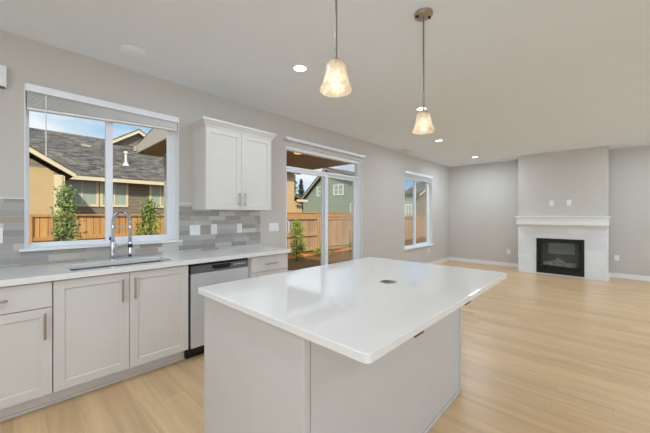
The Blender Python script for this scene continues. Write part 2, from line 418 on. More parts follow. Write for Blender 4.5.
# ------------------------------------------------------------------ windows
def slider_window(name, hole, label, sash_right=True, sill=True):
    x0, x1, z0, z1 = hole
    fy0, fy1 = W + 0.090, W + 0.157
    f = 0.030
    root = thing(name, ((x0 + x1) / 2, fy0, z0), None, None, kind='structure')
    bm = B()
    box(bm, x0, x0 + f * 0.6, fy0, fy1, z0, z1); box(bm, x1 - f, x1, fy0, fy1, z0, z1)
    box(bm, x0 + f * 0.6, x1 - f, fy0, fy1, z0, z0 + f * 0.8); box(bm, x0 + f * 0.6, x1 - f, fy0, fy1, z1 - f, z1)
    obj('window_frame', bm, M['vinyl'], root, 0.003)
    xm = (x0 + x1) / 2 - 0.012
    for k, (a, b, yy, s) in enumerate(((x0 + f * 0.6, xm + 0.028, fy0 + 0.037, 0.013), (xm - 0.028, x1 - f, fy0 + 0.008, 0.035))):
        bm = B(); a0, a1, c0, c1 = a, b, z0 + f * 0.8, z1 - f
        st = 0.055
        box(bm, a0, a0 + (s if k == 0 else st), yy, yy + 0.026, c0, c1); box(bm, a1 - st, a1, yy, yy + 0.026, c0, c1)
        box(bm, a0 + st * 0.4, a1 - st, yy, yy + 0.026, c0, c0 + s); box(bm, a0 + st * 0.4, a1 - st, yy, yy + 0.026, c1 - s, c1)
        sa = obj('sash', bm, M['vinyl'], root, 0.003)
        bm = B(); box(bm, a0 + 0.012, a1 - 0.012, yy + 0.011, yy + 0.015, c0 + 0.012, c1 - 0.012); obj('pane', bm, M['glass'], sa)
    bm = B(); box(bm, x0 - 0.03, x1 + 0.03, W - 0.035, W + 0.002, z0 - 0.02, z0); box(bm, x0 + 0.001, x1 - 0.001, W + 0.002, fy0, z0 - 0.02, z0 + 0.004)
    obj('window_sill', bm, M['trim'], root, 0.003)
    # painted return lining the opening
    bm = B(); l = 0.006
    box(bm, x0, x0 + l, W, fy0, z0 + 0.004, z1); box(bm, x1 - l, x1, W, fy0, z0 + 0.004, z1); box(bm, x0 + l, x1 - l, W, fy0, z1 - l, z1)
    obj('jamb_lining', bm, M['trim'], root)
    return root
slider_window('window_1', W1, None)
slider_window('window_2', W2, None)
def blind(hole, stack, drop_l, drop_r, label, wand=None, vh=0.055):
    x0, x1, z0, z1 = hole
    root = thing('window_blind', ((x0 + x1) / 2, W, z1), label, 'blind')
    bm = B(); box(bm, x0 + 0.004, x1 - 0.004, W - 0.022, W - 0.010, z1 - vh, z1 + 0.004)
    box(bm, x0 + 0.004, x0 + 0.012, W - 0.010, W + 0.02, z1 - vh, z1 - 0.004); box(bm, x1 - 0.012, x1 - 0.004, W - 0.010, W + 0.02, z1 - vh, z1 - 0.004)
    obj('valance', bm, M['vinyl'], root, 0.004)
    bm = B(); box(bm, x0 + 0.014, x1 - 0.014, W + 0.004, W + 0.054, z1 - 0.05, z1 - 0.008); obj('head_rail', bm, M['vinyl'], root)
    n = stack
    bm = B()
    for k in range(n):
        t = (k + 0.5) / n; zl = z1 - 0.052 - (drop_l) * t; zr = z1 - 0.052 - (drop_r) * t; th = 0.0042
        xa, xb, ya, yb = x0 + 0.016, x1 - 0.016, W + 0.004, W + 0.054
        v = [bm.verts.new(p) for p in ((xa, ya, zl), (xb, ya, zr), (xb, yb, zr), (xa, yb, zl), (xa, ya, zl + th), (xb, ya, zr + th), (xb, yb, zr + th), (xa, yb, zl + th))]
        for f in ((0, 3, 2, 1), (4, 5, 6, 7), (0, 1, 5, 4), (2, 3, 7, 6), (0, 4, 7, 3), (1, 2, 6, 5)): bm.faces.new([v[i] for i in f])
    obj('slat_stack', bm, M['blind'], root)
    bm = B(); zl, zr = z1 - 0.052 - drop_l, z1 - 0.052 - drop_r
    v = [bm.verts.new(p) for p in ((xa, ya, zl - .02), (xb, ya, zr - .02), (xb, yb, zr - .02), (xa, yb, zl - .02), (xa, ya, zl), (xb, ya, zr), (xb, yb, zr), (xa, yb, zl))]
    for f in ((0, 3, 2, 1), (4, 5, 6, 7), (0, 1, 5, 4), (2, 3, 7, 6), (0, 4, 7, 3), (1, 2, 6, 5)): bm.faces.new([v[i] for i in f])
    obj('bottom_rail', bm, M['blind'], root, 0.003)
    if wand:
        wx, wl = wand
        bm = B(); tube(bm, [(wx, W - 0.004, z1 - 0.055), (wx, W - 0.004, z1 - 0.055 - wl)], 0.004, 8); obj('wand', bm, M['vinyl'], root, smooth=True)
    return root
blind(W1, 12, 0.125, 0.062, 'white slat blind drawn up to the top of the window over the sink', wand=(0.185, 0.50))
blind(W2, 11, 0.10, 0.09, 'white slat blind drawn up to the top of the window near the fireplace wall')

# sliding patio door with a transom light over it
x0, x1, z0, z1 = DR
root = thing('door_1', ((x0 + x1) / 2, W + 0.06, 0), None, None, kind='structure')
fy0, fy1 = W + 0.070, W + 0.158; f = 0.035; zt0, zt1 = 2.025, 2.060
bm = B(); box(bm, x0, x0 + f, fy0, fy1, 0.001, z1); box(bm, x1 - f, x1, fy0, fy1, 0.001, z1)
box(bm, x0 + f, x1 - f, fy0, fy1, z1 - 0.06, z1); box(bm, x0 + f, x1 - f, fy0, fy1, zt0, zt1); box(bm, x0 + f, x1 - f, fy0, fy1, 0.001, 0.04)
obj('door_frame', bm, M['vinyl'], root, 0.003)
xm = 3.625; st = 0.07
for k, (a, b, yy) in enumerate(((x0 + f, xm + 0.050, fy0 + 0.010), (xm - 0.050, x1 - f, fy0 + 0.050))):
    bm = B(); c0, c1 = 0.04, zt0
    sl_ = 0.045 if k == 0 else st
    box(bm, a, a + sl_, yy, yy + 0.036, c0, c1); box(bm, b - st, b, yy, yy + 0.036, c0, c1)
    box(bm, a + sl_, b - st, yy, yy + 0.036, c0, c0 + 0.09); box(bm, a + sl_, b - st, yy, yy + 0.036, c1 - 0.045, c1)
    p = obj('door_panel', bm, M['vinyl'], root, 0.003)
    bm = B(); box(bm, a + sl_ - .01, b - st + .01, yy + 0.016, yy + 0.021, c0 + 0.08, c1 - 0.04); obj('pane', bm, M['glass'], p)
    if k == 0:
        bm = B(); hx = a + sl_ - 0.012
        tube(bm, [(hx, yy, 1.06), (hx, yy - 0.035, 1.07), (hx + 0.012, yy - 0.045, 1.10), (hx + 0.012, yy - 0.045, 1.22), (hx, yy - 0.035, 1.25), (hx, yy, 1.26)], 0.009, 10)
        obj('door_handle', bm, M['vinyl'], p, smooth=True)
bm = B(); box(bm, x0 + f - .01, x1 - f + .01, fy0 + 0.05, fy0 + 0.055, zt1 - .01, z1 - 0.05); obj('transom_pane', bm, M['glass'], root)
bm = B(); l = 0.006
box(bm, x0, x0 + l, W, fy0, 0.001, z1); box(bm, x1 - l, x1, W, fy0, 0.001, z1); box(bm, x0 + l, x1 - l, W, fy0, z1 - l, z1); obj('jamb_lining', bm, M['trim'], root)
# head rail of the vertical blind over the door
root = thing('blind_rail', (3.62, W - 0.03, 2.40), 'long white blind head rail mounted over the sliding patio door', 'blind rail')
bm = B(); box(bm, 2.668, 4.575, W - 0.055, W - 0.008, 2.412, 2.452); obj('track', bm, M['vinyl'], root, 0.004)
for xx in (2.85, 3.62, 4.40):
    bm = B(); box(bm, xx - 0.018, xx + 0.018, W - 0.05, W, 2.452, 2.462); box(bm, xx - 0.018, xx + 0.018, W - 0.008, W, 2.415, 2.452); obj('bracket', bm, M['nickel'], root)
bm = B(); box(bm, 2.675, 2.685, W - 0.05, W - 0.012, 2.405, 2.412); obj('end_cap', bm, M['dkpanel'], root)
bm = B(); tube(bm, [(4.475, W - 0.03, 2.412), (4.475, W - 0.03, 1.20)], 0.0045, 8); obj('wand', bm, M['vinyl'], root, smooth=True)

# ------------------------------------------------------------------ kitchen run
YF = 2.735      # door faces
YB = W - 0.012
def shaker(bm, x0, x1, z0, z1, yf, th=0.020, fr=0.058, rec=0.009):
    """shaker door facing -y: one closed solid with a recessed middle"""
    o = [(x0, z0), (x1, z0), (x1, z1), (x0, z1)]
    i = [(x0 + fr, z0 + fr), (x1 - fr, z0 + fr), (x1 - fr, z1 - fr), (x0 + fr, z1 - fr)]
    e = 0.004; i2 = [(x0 + fr + e, z0 + fr + e), (x1 - fr - e, z0 + fr + e), (x1 - fr - e, z1 - fr - e), (x0 + fr + e, z1 - fr - e)]
    V = lambda pts, y: [bm.verts.new((p[0], y, p[1])) for p in pts]
    a = V(o, yf); b = V(i, yf); c = V(i2, yf + rec); d = V(o, yf + th)
    for k in range(4):
        n = (k + 1) % 4
        bm.faces.new((a[k], a[n], b[n], b[k])); bm.faces.new((b[k], b[n], c[n], c[k])); bm.faces.new((a[k], d[k], d[n], a[n]))
    bm.faces.new(c); bm.faces.new(d[::-1])
def pull(parent, c, length, vertical, yf, name='handle'):
    bm = B(); s = 0.030; h = length / 2; x, z = c
    if vertical:
        tube(bm, [(x, yf - s, z - h), (x, yf - s, z + h)], 0.0068, 10)
        for q in (-h + 0.02, h - 0.02): tube(bm, [(x, yf - 0.0005, z + q), (x, yf - s, z + q)], 0.0045, 8)
    else:
        tube(bm, [(x - h, yf - s, z), (x + h, yf - s, z)], 0.0068, 10)
        for q in (-h + 0.02, h - 0.02): tube(bm, [(x + q, yf - 0.0005, z), (x + q, yf - s, z)], 0.0045, 8)
    return obj(name, bm, M['nickel'], parent, smooth=True)
def cabinet(x0, x1, label, doors=(), drawers=()):
    root = thing('base_cabinet', ((x0 + x1) / 2, (YF + YB) / 2, 0), label, 'cabinet', 'white base cabinets under the window')
    g = 0.0015
    bm = B(); y = YF + 0.022
    # carcass as open-fronted box: sides, bottom, back, front rails
    box(bm, x0 + g, x0 + 0.018, y, YB, 0.112, 0.888); box(bm, x1 - 0.018, x1 - g, y, YB, 0.112, 0.888)
    box(bm, x0 + 0.018, x1 - 0.018, y, YB, 0.112, 0.130); box(bm, x0 + 0.018, x1 - 0.018, YB - 0.01, YB, 0.130, 0.888)
    box(bm, x0 + 0.018, x1 - 0.018, y, y + 0.018, 0.130, 0.888)
    obj('carcass', bm, M['cab'], root)
    bm = B(); box(bm, x0, x1, YF + 0.105, YF + 0.120, 0.001, 0.112); box(bm, x0, x1, YF + 0.095, YF + 0.105, 0.001, 0.022)
    obj('toe_kick', bm, M['cab'], root)
    for (a, b, c, d, hx, hz) in doors:
        bm = B(); shaker(bm, a, b, c, d, YF); dd = obj('door', bm, M['cab'], root, 0.0015)
        if hx is not None: pull(dd, (hx, hz), 0.175, True, YF)
    for (a, b, c, d, hl) in drawers:
        bm = B(); box(bm, a, b, YF, YF + 0.020, c, d); dd = obj('drawer', bm, M['cab'], root, 0.002)
        pull(dd, ((a + b) / 2, (c + d) / 2), hl, False, YF)
    return root
Z0, Z1 = 0.122, 0.880
cabinet(-0.352, 0.186, 'white base cabinet with one drawer over one door at the near end of the worktop',
        doors=[(-0.349, 0.183, Z0, 0.708, 0.146, 0.592)], drawers=[(-0.349, 0.183, 0.714, Z1, 0.118)])
cabinet(0.186, 1.092, 'wide white two-door cabinet under the sink',
        doors=[(0.189, 0.632, Z0, Z1, 0.584, 0.750), (0.636, 1.089, Z0, Z1, 0.668, 0.757)])
cabinet(1.712, 2.244, 'white drawer cabinet between the dishwasher and the patio door',
        doors=[(1.742, 2.241, Z0, 0.708, 1.80, 0.600)], drawers=[(1.742, 2.241, 0.714, Z1, 0.165)])
# dishwasher
root = thing('dishwasher', (1.402, 3.03, 0), 'stainless steel dishwasher with dark control strip beside the sink cabinet', 'dishwasher')
dx0, dx1 = 1.102, 1.704
bm = B(); box(bm, dx0 + 0.004, dx1 - 0.004, YF + 0.06, YB - 0.02, 0.112, 0.885); obj('tub', bm, M['shadow'], root)
bm = B(); box(bm, dx0 + 0.008, dx1 - 0.004, YF - 0.012, YF + 0.058, 0.120, 0.795); obj('door', bm, M['dwsteel'], root, 0.004)
bm = B(); box(bm, dx0 + 0.008, dx1 - 0.004, YF - 0.010, YF + 0.058, 0.798, 0.866); cp = obj('control_panel', bm, M['dkpanel'], root, 0.003)
bm = B(); hx0, hx1 = dx0 + 0.20, dx0 + 0.40
prism(bm, [(hx0, 0.858), (hx0 + 0.012, 0.826), (hx0 + 0.035, 0.818), (hx1 - 0.035, 0.818), (hx1 - 0.012, 0.826), (hx1, 0.858)], 1, YF - 0.0135, YF - 0.0095)
prism(bm, [(hx0 + 0.006, 0.850), (hx0 + 0.02, 0.838), (hx1 - 0.02, 0.838), (hx1 - 0.006, 0.850)], 1, YF - 0.026, YF - 0.0095)
obj('pocket_handle', bm, M['black'], cp, 0.002)
for k in range(5):
    bm = B(); a = dx0 + 0.43 + 0.028 * k; box(bm, a, a + 0.016, YF - 0.0125, YF - 0.0095, 0.836, 0.843); obj('button', bm, M['plate'], cp)
bm = B(); box(bm, dx0 + 0.008, dx1 - 0.004, YF - 0.004, YF + 0.058, 0.867, 0.888); obj('top_strip', bm, M['black'], root, 0.003)
bm = B(); box(bm, dx0 - 0.004, dx1 - 0.004, YF + 0.080, YF + 0.095, 0.004, 0.112); obj('kick_plate', bm, M['black'], root, 0.002)
bm = B(); box(bm, dx0 - 0.008, dx0 + 0.004, YF + 0.01, YF + 0.06, 0.112, 0.888); obj('side_gasket', bm, M['black'], root)

# worktop with the sink cut-out
SX0, SX1, SY0, SY1 = 0.290, 0.985, 2.800, 3.165
root_w = None
bm = B(); us = [-0.362, SX0, SX1, 2.262]; vs = [2.708, SY0, SY1, W - 0.0095]
zt, zb = ZC, ZC - 0.040
for i in range(3):
    for j in range(3):
        if i == 1 and j == 1: continue
        for z in (zt, zb): quad(bm, [(us[i], vs[j], z), (us[i + 1], vs[j], z), (us[i + 1], vs[j + 1], z), (us[i], vs[j + 1], z)])
for (a, b, c, d) in ((us[0], us[3], vs[0], vs[3]), (SX0, SX1, SY0, SY1)):
    for p, q in (((a, c), (b, c)), ((b, c), (b, d)), ((b, d), (a, d)), ((a, d), (a, c))):
        quad(bm, [(*p, zb), (*q, zb), (*q, zt), (*p, zt)])
bmesh.ops.remove_doubles(bm, verts=bm.verts[:], dist=1e-5)
tag(obj('worktop', bm, M['quartz'], bevel=0.003), 'white quartz worktop along the window wall with a sink cut-out', 'worktop')
# undermount sink
root = thing('sink', ((SX0 + SX1) / 2, (SY0 + SY1) / 2, 0.68), 'stainless steel undermount sink let into the worktop below the window', 'sink')
bm = B(); th = 0.004; a, b, c, d = SX0 - 0.004, SX1 + 0.004, SY0 - 0.004, SY1 + 0.004; zb0 = 0.70; ztop = zb - 0.001
box(bm, a - th, a, c - th, d + th, zb0, ztop); box(bm, b, b + th, c - th, d + th, zb0, ztop)
box(bm, a, b, c - th, c, zb0, ztop); box(bm, a, b, d, d + th, zb0, ztop); box(bm, a - th, b + th, c - th, d + th, zb0 - th, zb0)
obj('basin', bm, M['steel'], root)
bm = B(); cyl(bm, ((SX0 + SX1) / 2, 3.04, zb0), 0.045, 0.004, 24); obj('drain', bm, M['chrome'], root, 0.001)
# spring-neck faucet
fx, fy = 0.622, 3.235
root = thing('faucet', (fx, fy, ZC), 'chrome spring neck kitchen faucet standing behind the sink', 'faucet')
bm = B(); cyl(bm, (fx, fy, ZC + 0.0005), 0.028, 0.008, 24); lathe_p = [(0.0, ZC + .0085), (0.024, ZC + 0.0085), (0.023, ZC + 0.10), (0.024, ZC + 0.14), (0.019, ZC + 0.165), (0.0, ZC + 0.165)]
lathe(bm, [(r, z) for r, z in lathe_p[1:-1]], (fx, fy, 0), 24); obj('body', bm, M['chrome'], root, smooth=True)
dv = Vector((0.42, -0.90, 0)).normalized(); R_ = 0.105
pth = [(fx, fy, ZC + 0.165), (fx, fy, ZC + 0.25), (fx, fy, ZC + 0.332)]
for k in range(1, 17):
    t = PI * k / 16; pth.append((fx + dv.x * R_ * (1 - math.cos(t)), fy + dv.y * R_ * (1 - math.cos(t)), ZC + 0.332 + R_ * math.sin(t)))
ex, ey = fx + dv.x * 2 * R_, fy + dv.y * 2 * R_
pth += [(ex, ey, ZC + 0.26), (ex, ey, ZC + 0.17)]
bm = B(); tube(bm, pth, 0.0085, 12); neck = obj('neck_hose', bm, M['steel'], root, smooth=True)
# spring: helix wound round the hose path
P3 = [Vector(p) for p in pth]; L = [0]
for a, b in zip(P3, P3[1:]): L.append(L[-1] + (b - a).length)
def at(s):
    for i in range(len(L) - 1):
        if s <= L[i + 1]:
            u = (s - L[i]) / (L[i + 1] - L[i]); return P3[i].lerp(P3[i + 1], u), (P3[i + 1] - P3[i]).normalized()
    return P3[-1], (P3[-1] - P3[-2]).normalized()
hel = []; turns = 62; n = turns * 10; side = dv.cross(Vector((0, 0, 1)))
for i in range(n + 1):
    s = L[-1] * i / n; p, t = at(s); nrm = side.cross(t).normalized(); a = 2 * PI * turns * i / n
    hel.append(p + (side * math.cos(a) + nrm * math.sin(a)) * 0.0135)
bm = B(); tube(bm, hel, 0.0032, 6); obj('spring', bm, M['chrome'], root, smooth=True)
bm = B(); lathe(bm, [(0.0, 0.170), (0.0135, 0.168), (0.0145, 0.12), (0.017, 0.075), (0.0185, 0.045), (0.0165, 0.040), (0.0, 0.040)], (ex, ey, ZC), 20); sh = obj('spray_head', bm, M['chrome'], root, smooth=True)
bm = B(); lathe(bm, [(0.0150, 0.150), (0.0175, 0.146), (0.0175, 0.120), (0.0155, 0.118)], (ex, ey, ZC), 20); obj('collar', bm, M['black'], sh, smooth=True)
bm = B(); zz = ZC + 0.30
tube(bm, [(fx, fy, zz), (ex, ey, zz)], 0.0055, 10); lathe(bm, [(0.0165, -0.010), (0.0165, 0.010)], (ex, ey, zz), 18); lathe(bm, [(0.0165, -0.012), (0.0165, 0.012)], (fx, fy, zz), 18)
obj('holder_arm', bm, M['chrome'], root, smooth=True)
bm = B(); tube(bm, [(fx + 0.015, fy, ZC + 0.115), (fx + 0.045, fy, ZC + 0.118)], 0.014, 14); tube(bm, [(fx + 0.042, fy, ZC + 0.118), (fx + 0.075, fy - 0.01, ZC + 0.128), (fx + 0.125, fy - 0.02, ZC + 0.135)], [0.006, 0.006, 0.005], 10)
obj('lever', bm, M['chrome'], root, smooth=True)

# upper cabinet
root = thing('upper_cabinet', (1.78, 3.16, 1.392), 'white two-door wall cabinet with crown moulding between the sink window and the patio door', 'cabinet')
ux0, ux1, uy, uz0, uz1 = 1.366, 2.194, 2.995, 1.392, 2.262
bm = B(); box(bm, ux0, ux1, uy + 0.021, W - 0.001, uz0, uz1); obj('carcass', bm, M['cab'], root, 0.0015)
um = (ux0 + ux1) / 2
for (a, b, hx) in ((ux0 + 0.002, um - 0.0015, um - 0.034), (um + 0.0015, ux1 - 0.002, um + 0.034)):
    bm = B(); shaker(bm, a, b, uz0 + 0.002, uz1 - 0.002, uy); dd = obj('door', bm, M['cab'], root, 0.0015); pull(dd, (hx, 1.51), 0.15, True, uy)
# crown: sloped profile swept round three sides
prof = [(0.0, 2.256), (0.006, 2.256), (0.010, 2.272), (0.040, 2.312), (0.046, 2.318), (0.046, 2.336), (0.0, 2.336)]
bm = B(); rows = []
for o_, z in prof:
    rows.append([bm.verts.new(p) for p in ((ux0 - o_, W - 0.001, z), (ux0 - o_, uy - o_ , z), (ux1 + o_, uy - o_, z), (ux1 + o_, W - 0.001, z))])
for a, b in zip(rows, rows[1:] + rows[:1]):
    for k in range(3): bm.faces.new((a[k], a[k + 1], b[k + 1], b[k]))
bm.faces.new([r[0] for r in rows]); bm.faces.new([r[3] for r in rows][::-1])
box(bm, ux0 + 0.001, ux1 - 0.001, uy + 0.001, W - 0.001, 2.264, 2.330)
obj('crown_moulding', bm, M['cab'], root)

# wall plates -----------------------------------------------------------
def plate(name, c, w_, h_, wall, kind, label, group):
    """wall 'L': on plane y=c[1] facing -y; 'B': on plane x=c[0] facing -x"""
    root = thing(name, c, label, 'switch' if 'switch' in name else 'outlet', group)
    def bx(a0, a1, d0, d1, z0_, z1_):
        bm = B()
        if wall == 'L': box(bm, c[0] + a0, c[0] + a1, c[1] - d1, c[1] - d0, c[2] + z0_, c[2] + z1_)
        else: box(bm, c[0] - d1, c[0] - d0, c[1] + a0, c[1] + a1, c[2] + z0_, c[2] + z1_)
        return bm
    obj('cover_plate', bx(-w_ / 2, w_ / 2, 0, 0.006, -h_ / 2, h_ / 2), M['plate'], root, 0.002)
    gangs = max(1, round(w_ / 0.06) if w_ > 0.1 else 1)
    for g in range(gangs):
        gx = (g - (gangs - 1) / 2) * 0.046
        if kind[min(g, len(kind) - 1)] == 's': obj('rocker', bx(gx - 0.016, gx + 0.016, 0.006, 0.010, -0.033, 0.033), M['plate'], root, 0.002)
        elif kind[min(g, len(kind) - 1)] == 'o':
            s = obj('socket', bx(gx - 0.0165, gx + 0.0165, 0.006, 0.0085, -0.034, 0.034), M['plate'], root, 0.002)
            for zz in (-0.018, 0.018):
                for xx in (-0.006, 0.006):
                    bm = B()
                    if wall == 'L': box(bm, c[0] + gx + xx - 0.001, c[0] + gx + xx + 0.001, c[1] - 0.0092, c[1] - 0.0083, c[2] + zz - 0.004, c[2] + zz + 0.004)
                    else: box(bm, c[0] - 0.0092, c[0] - 0.0083, c[1] + gx + xx - 0.001, c[1] + gx + xx + 0.001, c[2] + zz - 0.004, c[2] + zz + 0.004)
                    obj('slot', bm, M['shadow'], s)
    return root
TS = W - 0.009
GP = 'white wall plates over the worktop'
plate('wall_switch', (1.396, TS, 1.168), 0.118, 0.115, 'L', 'ss', 'double white switch plate on the tiles beside the sink window', GP)
plate('wall_outlet', (1.617, TS, 1.172), 0.072, 0.115, 'L', 'o', 'white outlet on the tiles, next after the double switch plate', GP)
plate('wall_outlet', (1.946, TS, 1.172), 0.072, 0.115, 'L', 'o', 'white outlet on the tiles under the far door of the wall cabinet', GP)
plate('wall_switch', (2.480, W, 1.169), 0.165, 0.115, 'L', 'sss', 'triple white switch plate on bare wall beside the patio door', GP)
plate('wall_outlet', (-0.090, TS, 1.180), 0.072, 0.115, 'L', 'o', 'white outlet on the tiles before the sink window, cut by the photo edge', GP)
GF = 'white wall plates in the living area'
plate('wall_outlet', (XB, 1.833, 0.388), 0.072, 0.115, 'B', 'o', 'white outlet low on the end wall between corner and fireplace', GF)
plate('wall_outlet', (XB, -0.170, 0.425), 0.072, 0.115, 'B', 'o', 'white outlet low on the end wall just past the fireplace breast', GF)
plate('wall_outlet', (7.42, W, 0.42), 0.072, 0.115, 'L', 'o', 'white outlet under the window near the fireplace wall', GF)
plate('wall_outlet', (XF + 0.012, 0.878, 1.600), 0.076, 0.125, 'B', 'o', 'white plate above the mantel, the one nearer the window wall', GF)
plate('wall_outlet', (XF + 0.012, 0.577, 1.604), 0.076, 0.125, 'B', 'b', 'white plate above the mantel, the one farther from the window wall', GF)
# door chime box near the ceiling
root = thing('door_chime', (-0.155, W, 2.31), 'white box high on the wall before the sink window', 'door chime')
bm = B(); box(bm, -0.25, -0.034, W - 0.05, W - 0.001, 2.305, 2.462); obj('cover', bm, M['plate'], root, 0.006)
bm = B(); box(bm, -0.242, -0.044, W - 0.044, W - 0.001, 2.297, 2.305); obj('back_box', bm, M['dkpanel'], root)

# ------------------------------------------------------------------ island
IX0, IX1, IY0, IY1 = 0.703, 2.372, 0.496, 1.651          # worktop outline
BX0, BX1, BY0, BY1 = 0.728, 2.356, 0.797, 1.622          # cabinet outline
root = thing('kitchen_island', ((BX0 + BX1) / 2, (BY0 + BY1) / 2, 0), 'white panelled kitchen island base in the middle of the kitchen floor', 'kitchen island')
bm = B(); box(bm, BX0 + 0.014, BX1 - 0.014, BY0 + 0.014, BY1 - 0.022, 0.10, ZC - 0.032); box(bm, BX0 + 0.014, BX1 - 0.014, BY0 + 0.014, BY1 - 0.08, 0.001, 0.10)
obj('carcass', bm, M['isl'], root)
zc = ZC - 0.0325
bm = B(); box(bm, BX0 + 0.004, BX0 + 0.014, BY0 + 0.036, BY1, 0.001, zc); obj('end_panel', bm, M['isl'], root, 0.0015)
bm = B(); box(bm, BX1 - 0.014, BX1 - 0.004, BY0 + 0.036, BY1, 0.001, zc); obj('end_panel', bm, M['isl'], root, 0.0015)
bm = B(); box(bm, BX0 + 0.040, BX1 - 0.036, BY0 + 0.006, BY0 + 0.014, 0.001, zc); obj('back_panel', bm, M['isl'], root, 0.001)
for (a, b) in ((BX0, BX0 + 0.032), (BX1 - 0.032, BX1)):
    bm = B(); box(bm, a, b, BY0, BY0 + 0.034, 0.001, zc); obj('corner_post', bm, M['isl'], root, 0.003)
bm = B(); box(bm, BX0 + 0.034, BX1 - 0.034, BY0 - 0.004, BY0 + 0.0055, 0.001, 0.022); obj('shoe_trim', bm, M['isl'], root, 0.004)
bm = B(); box(bm, BX1 - 0.003, BX1 + 0.003, BY0 + 0.034, BY1, 0.001, 0.022); obj('shoe_trim', bm, M['isl'], root, 0.002)
for k in range(3):
    a = BX0 + 0.02 + k * (BX1 - BX0 - 0.04) / 3; b = a + (BX1 - BX0 - 0.04) / 3 - 0.004
    bm = B()
    # doors on the far (sink) side
    o_ = B(); shaker(o_, a, b, 0.115, zc - 0.015, 0.0)
    for v in o_.verts: v.co.y = BY1 - v.co.y
    bm.free(); dd = obj('door', o_, M['isl'], root, 0.0015)
for bx_ in (1.055, 1.600):
    bm = B(); box(bm, bx_ - 0.035, bx_ + 0.035, IY0 + 0.012, BY0 + 0.005, ZC - 0.0385, ZC - 0.0325)
    box(bm, bx_ - 0.035, bx_ + 0.035, IY0 + 0.012, IY0 + 0.030, ZC - 0.050, ZC - 0.0385)
    obj('support_bracket', bm, M['brk'], root, 0.002)
def rounded(x0, x1, y0, y1, r, n=6):
    out = []
    for cx, cy, a0 in ((x1 - r, y1 - r, 0), (x0 + r, y1 - r, PI / 2), (x0 + r, y0 + r, PI), (x1 - r, y0 + r, 1.5 * PI)):
        for k in range(n + 1): out.append((cx + r * math.cos(a0 + PI / 2 * k / n), cy + r * math.sin(a0 + PI / 2 * k / n)))
    return out
bm = B(); loops = []; e = 0.003
for ins, z in ((e, ZC - 0.032), (0, ZC - 0.032 + e), (0, ZC - e), (e, ZC)):
    loops.append([bm.verts.new((x, y, z)) for x, y in rounded(IX0 + ins, IX1 - ins, IY0 + ins, IY1 - ins, 0.022 - ins)])
for a, b in zip(loops, loops[1:]):
    for k in range(len(a)): bm.faces.new((a[k], a[(k + 1) % len(a)], b[(k + 1) % len(a)], b[k]))
bm.faces.new(loops[0][::-1]); bm.faces.new(loops[-1])
tag(obj('island_worktop', bm, M['quartz']), 'broad white glossy quartz slab lying on the kitchen island', 'worktop')
root = thing('popup_outlet', (1.556, 0.950, ZC), 'round metal pop-up outlet set flush in the island worktop', 'outlet')
bm = B(); lathe(bm, [(0.0, 0.0035), (0.036, 0.0035), (0.038, 0.002), (0.038, 0.0005), (0.0, 0.0005)], (1.556, 0.950, ZC), 32); obj('lid', bm, M['brk'], root, smooth=True)
bm = B(); lathe(bm, [(0.040, 0.0005), (0.041, 0.0025), (0.050, 0.0022), (0.052, 0.0005)], (1.556, 0.950, ZC), 32); obj('ring', bm, M['steel'], root, smooth=True)

# ------------------------------------------------------------------ ceiling fittings
def pendant(px, py, label, lean=(0, 0)):
    root = thing('pendant_light', (px, py, H), label, 'pendant light', 'bell pendant lights over the island')
    bm = B(); lathe(bm, [(0.0, -0.022), (0.052, -0.022), (0.062, -0.014), (0.063, -0.0005), (0.0, -0.0005)], (px, py, H), 32); cn = obj('canopy', bm, M['nickel'], root, smooth=True)
    for sx in (-0.035, 0.035):
        bm = B(); cyl(bm, (px + sx, py - sx * 0.8, H - 0.029), 0.009, 0.008, 12); obj('screw_cap', bm, M['blackm'], cn)
    zt = 2.052
    bm = B(); tube(bm, [(px, py, H - 0.022), (px, py, zt + 0.01)], 0.0062, 12); obj('rod', bm, M['rod'], root, smooth=True)
    bm = B(); lathe(bm, [(0.0, 0.016), (0.012, 0.014), (0.026, 0.006), (0.030, -0.002), (0.0, -0.002)], (px, py, zt), 24); obj('cap', bm, M['nickel'], root, smooth=True)
    zb_ = 1.918; hh = zt - zb_
    outp = [(0.026, 1.0), (0.038, 0.965), (0.046, 0.86), (0.0495, 0.70), (0.053, 0.52), (0.058, 0.36), (0.064, 0.20), (0.0735, 0.07), (0.0775, 0.0)]
    prof = [(r, zb_ + t * hh) for r, t in outp] + [(0.0745, zb_)] + [(r - 0.003, zb_ + t * hh) for r, t in outp[::-1][1:]]
    bm = B(); lathe(bm, prof, (px, py, 0), 48, ribs=12, rib_amp=0.018); obj('shade', bm, M['shade'], root, smooth=True)
    bm = B(); cyl(bm, (px, py, zt - 0.048), 0.016, 0.046, 16); obj('socket', bm, M['plate'], root)
    bm = B(); sphere(bm, (px, py, zb_ + 0.052), 0.029, 20, 1.25); obj('bulb', bm, M['bulb'], root, smooth=True)
    l = bpy.data.lights.new('pendant_glow', 'POINT'); l.energy = PENDANT; l.color = (1.0, 0.86, 0.66); l.shadow_soft_size = 0.032
    lo = bpy.data.objects.new('pendant_glow', l); COL.objects.link(lo); lo.parent = root; lo.location = (0, 0, zb_ + 0.012 - H)
    return root
pendant(1.043, 0.919, 'bell glass pendant light hanging over the near half of the island')
pendant(1.973, 0.924, 'bell glass pendant light hanging over the far half of the island, its ceiling canopy showing')

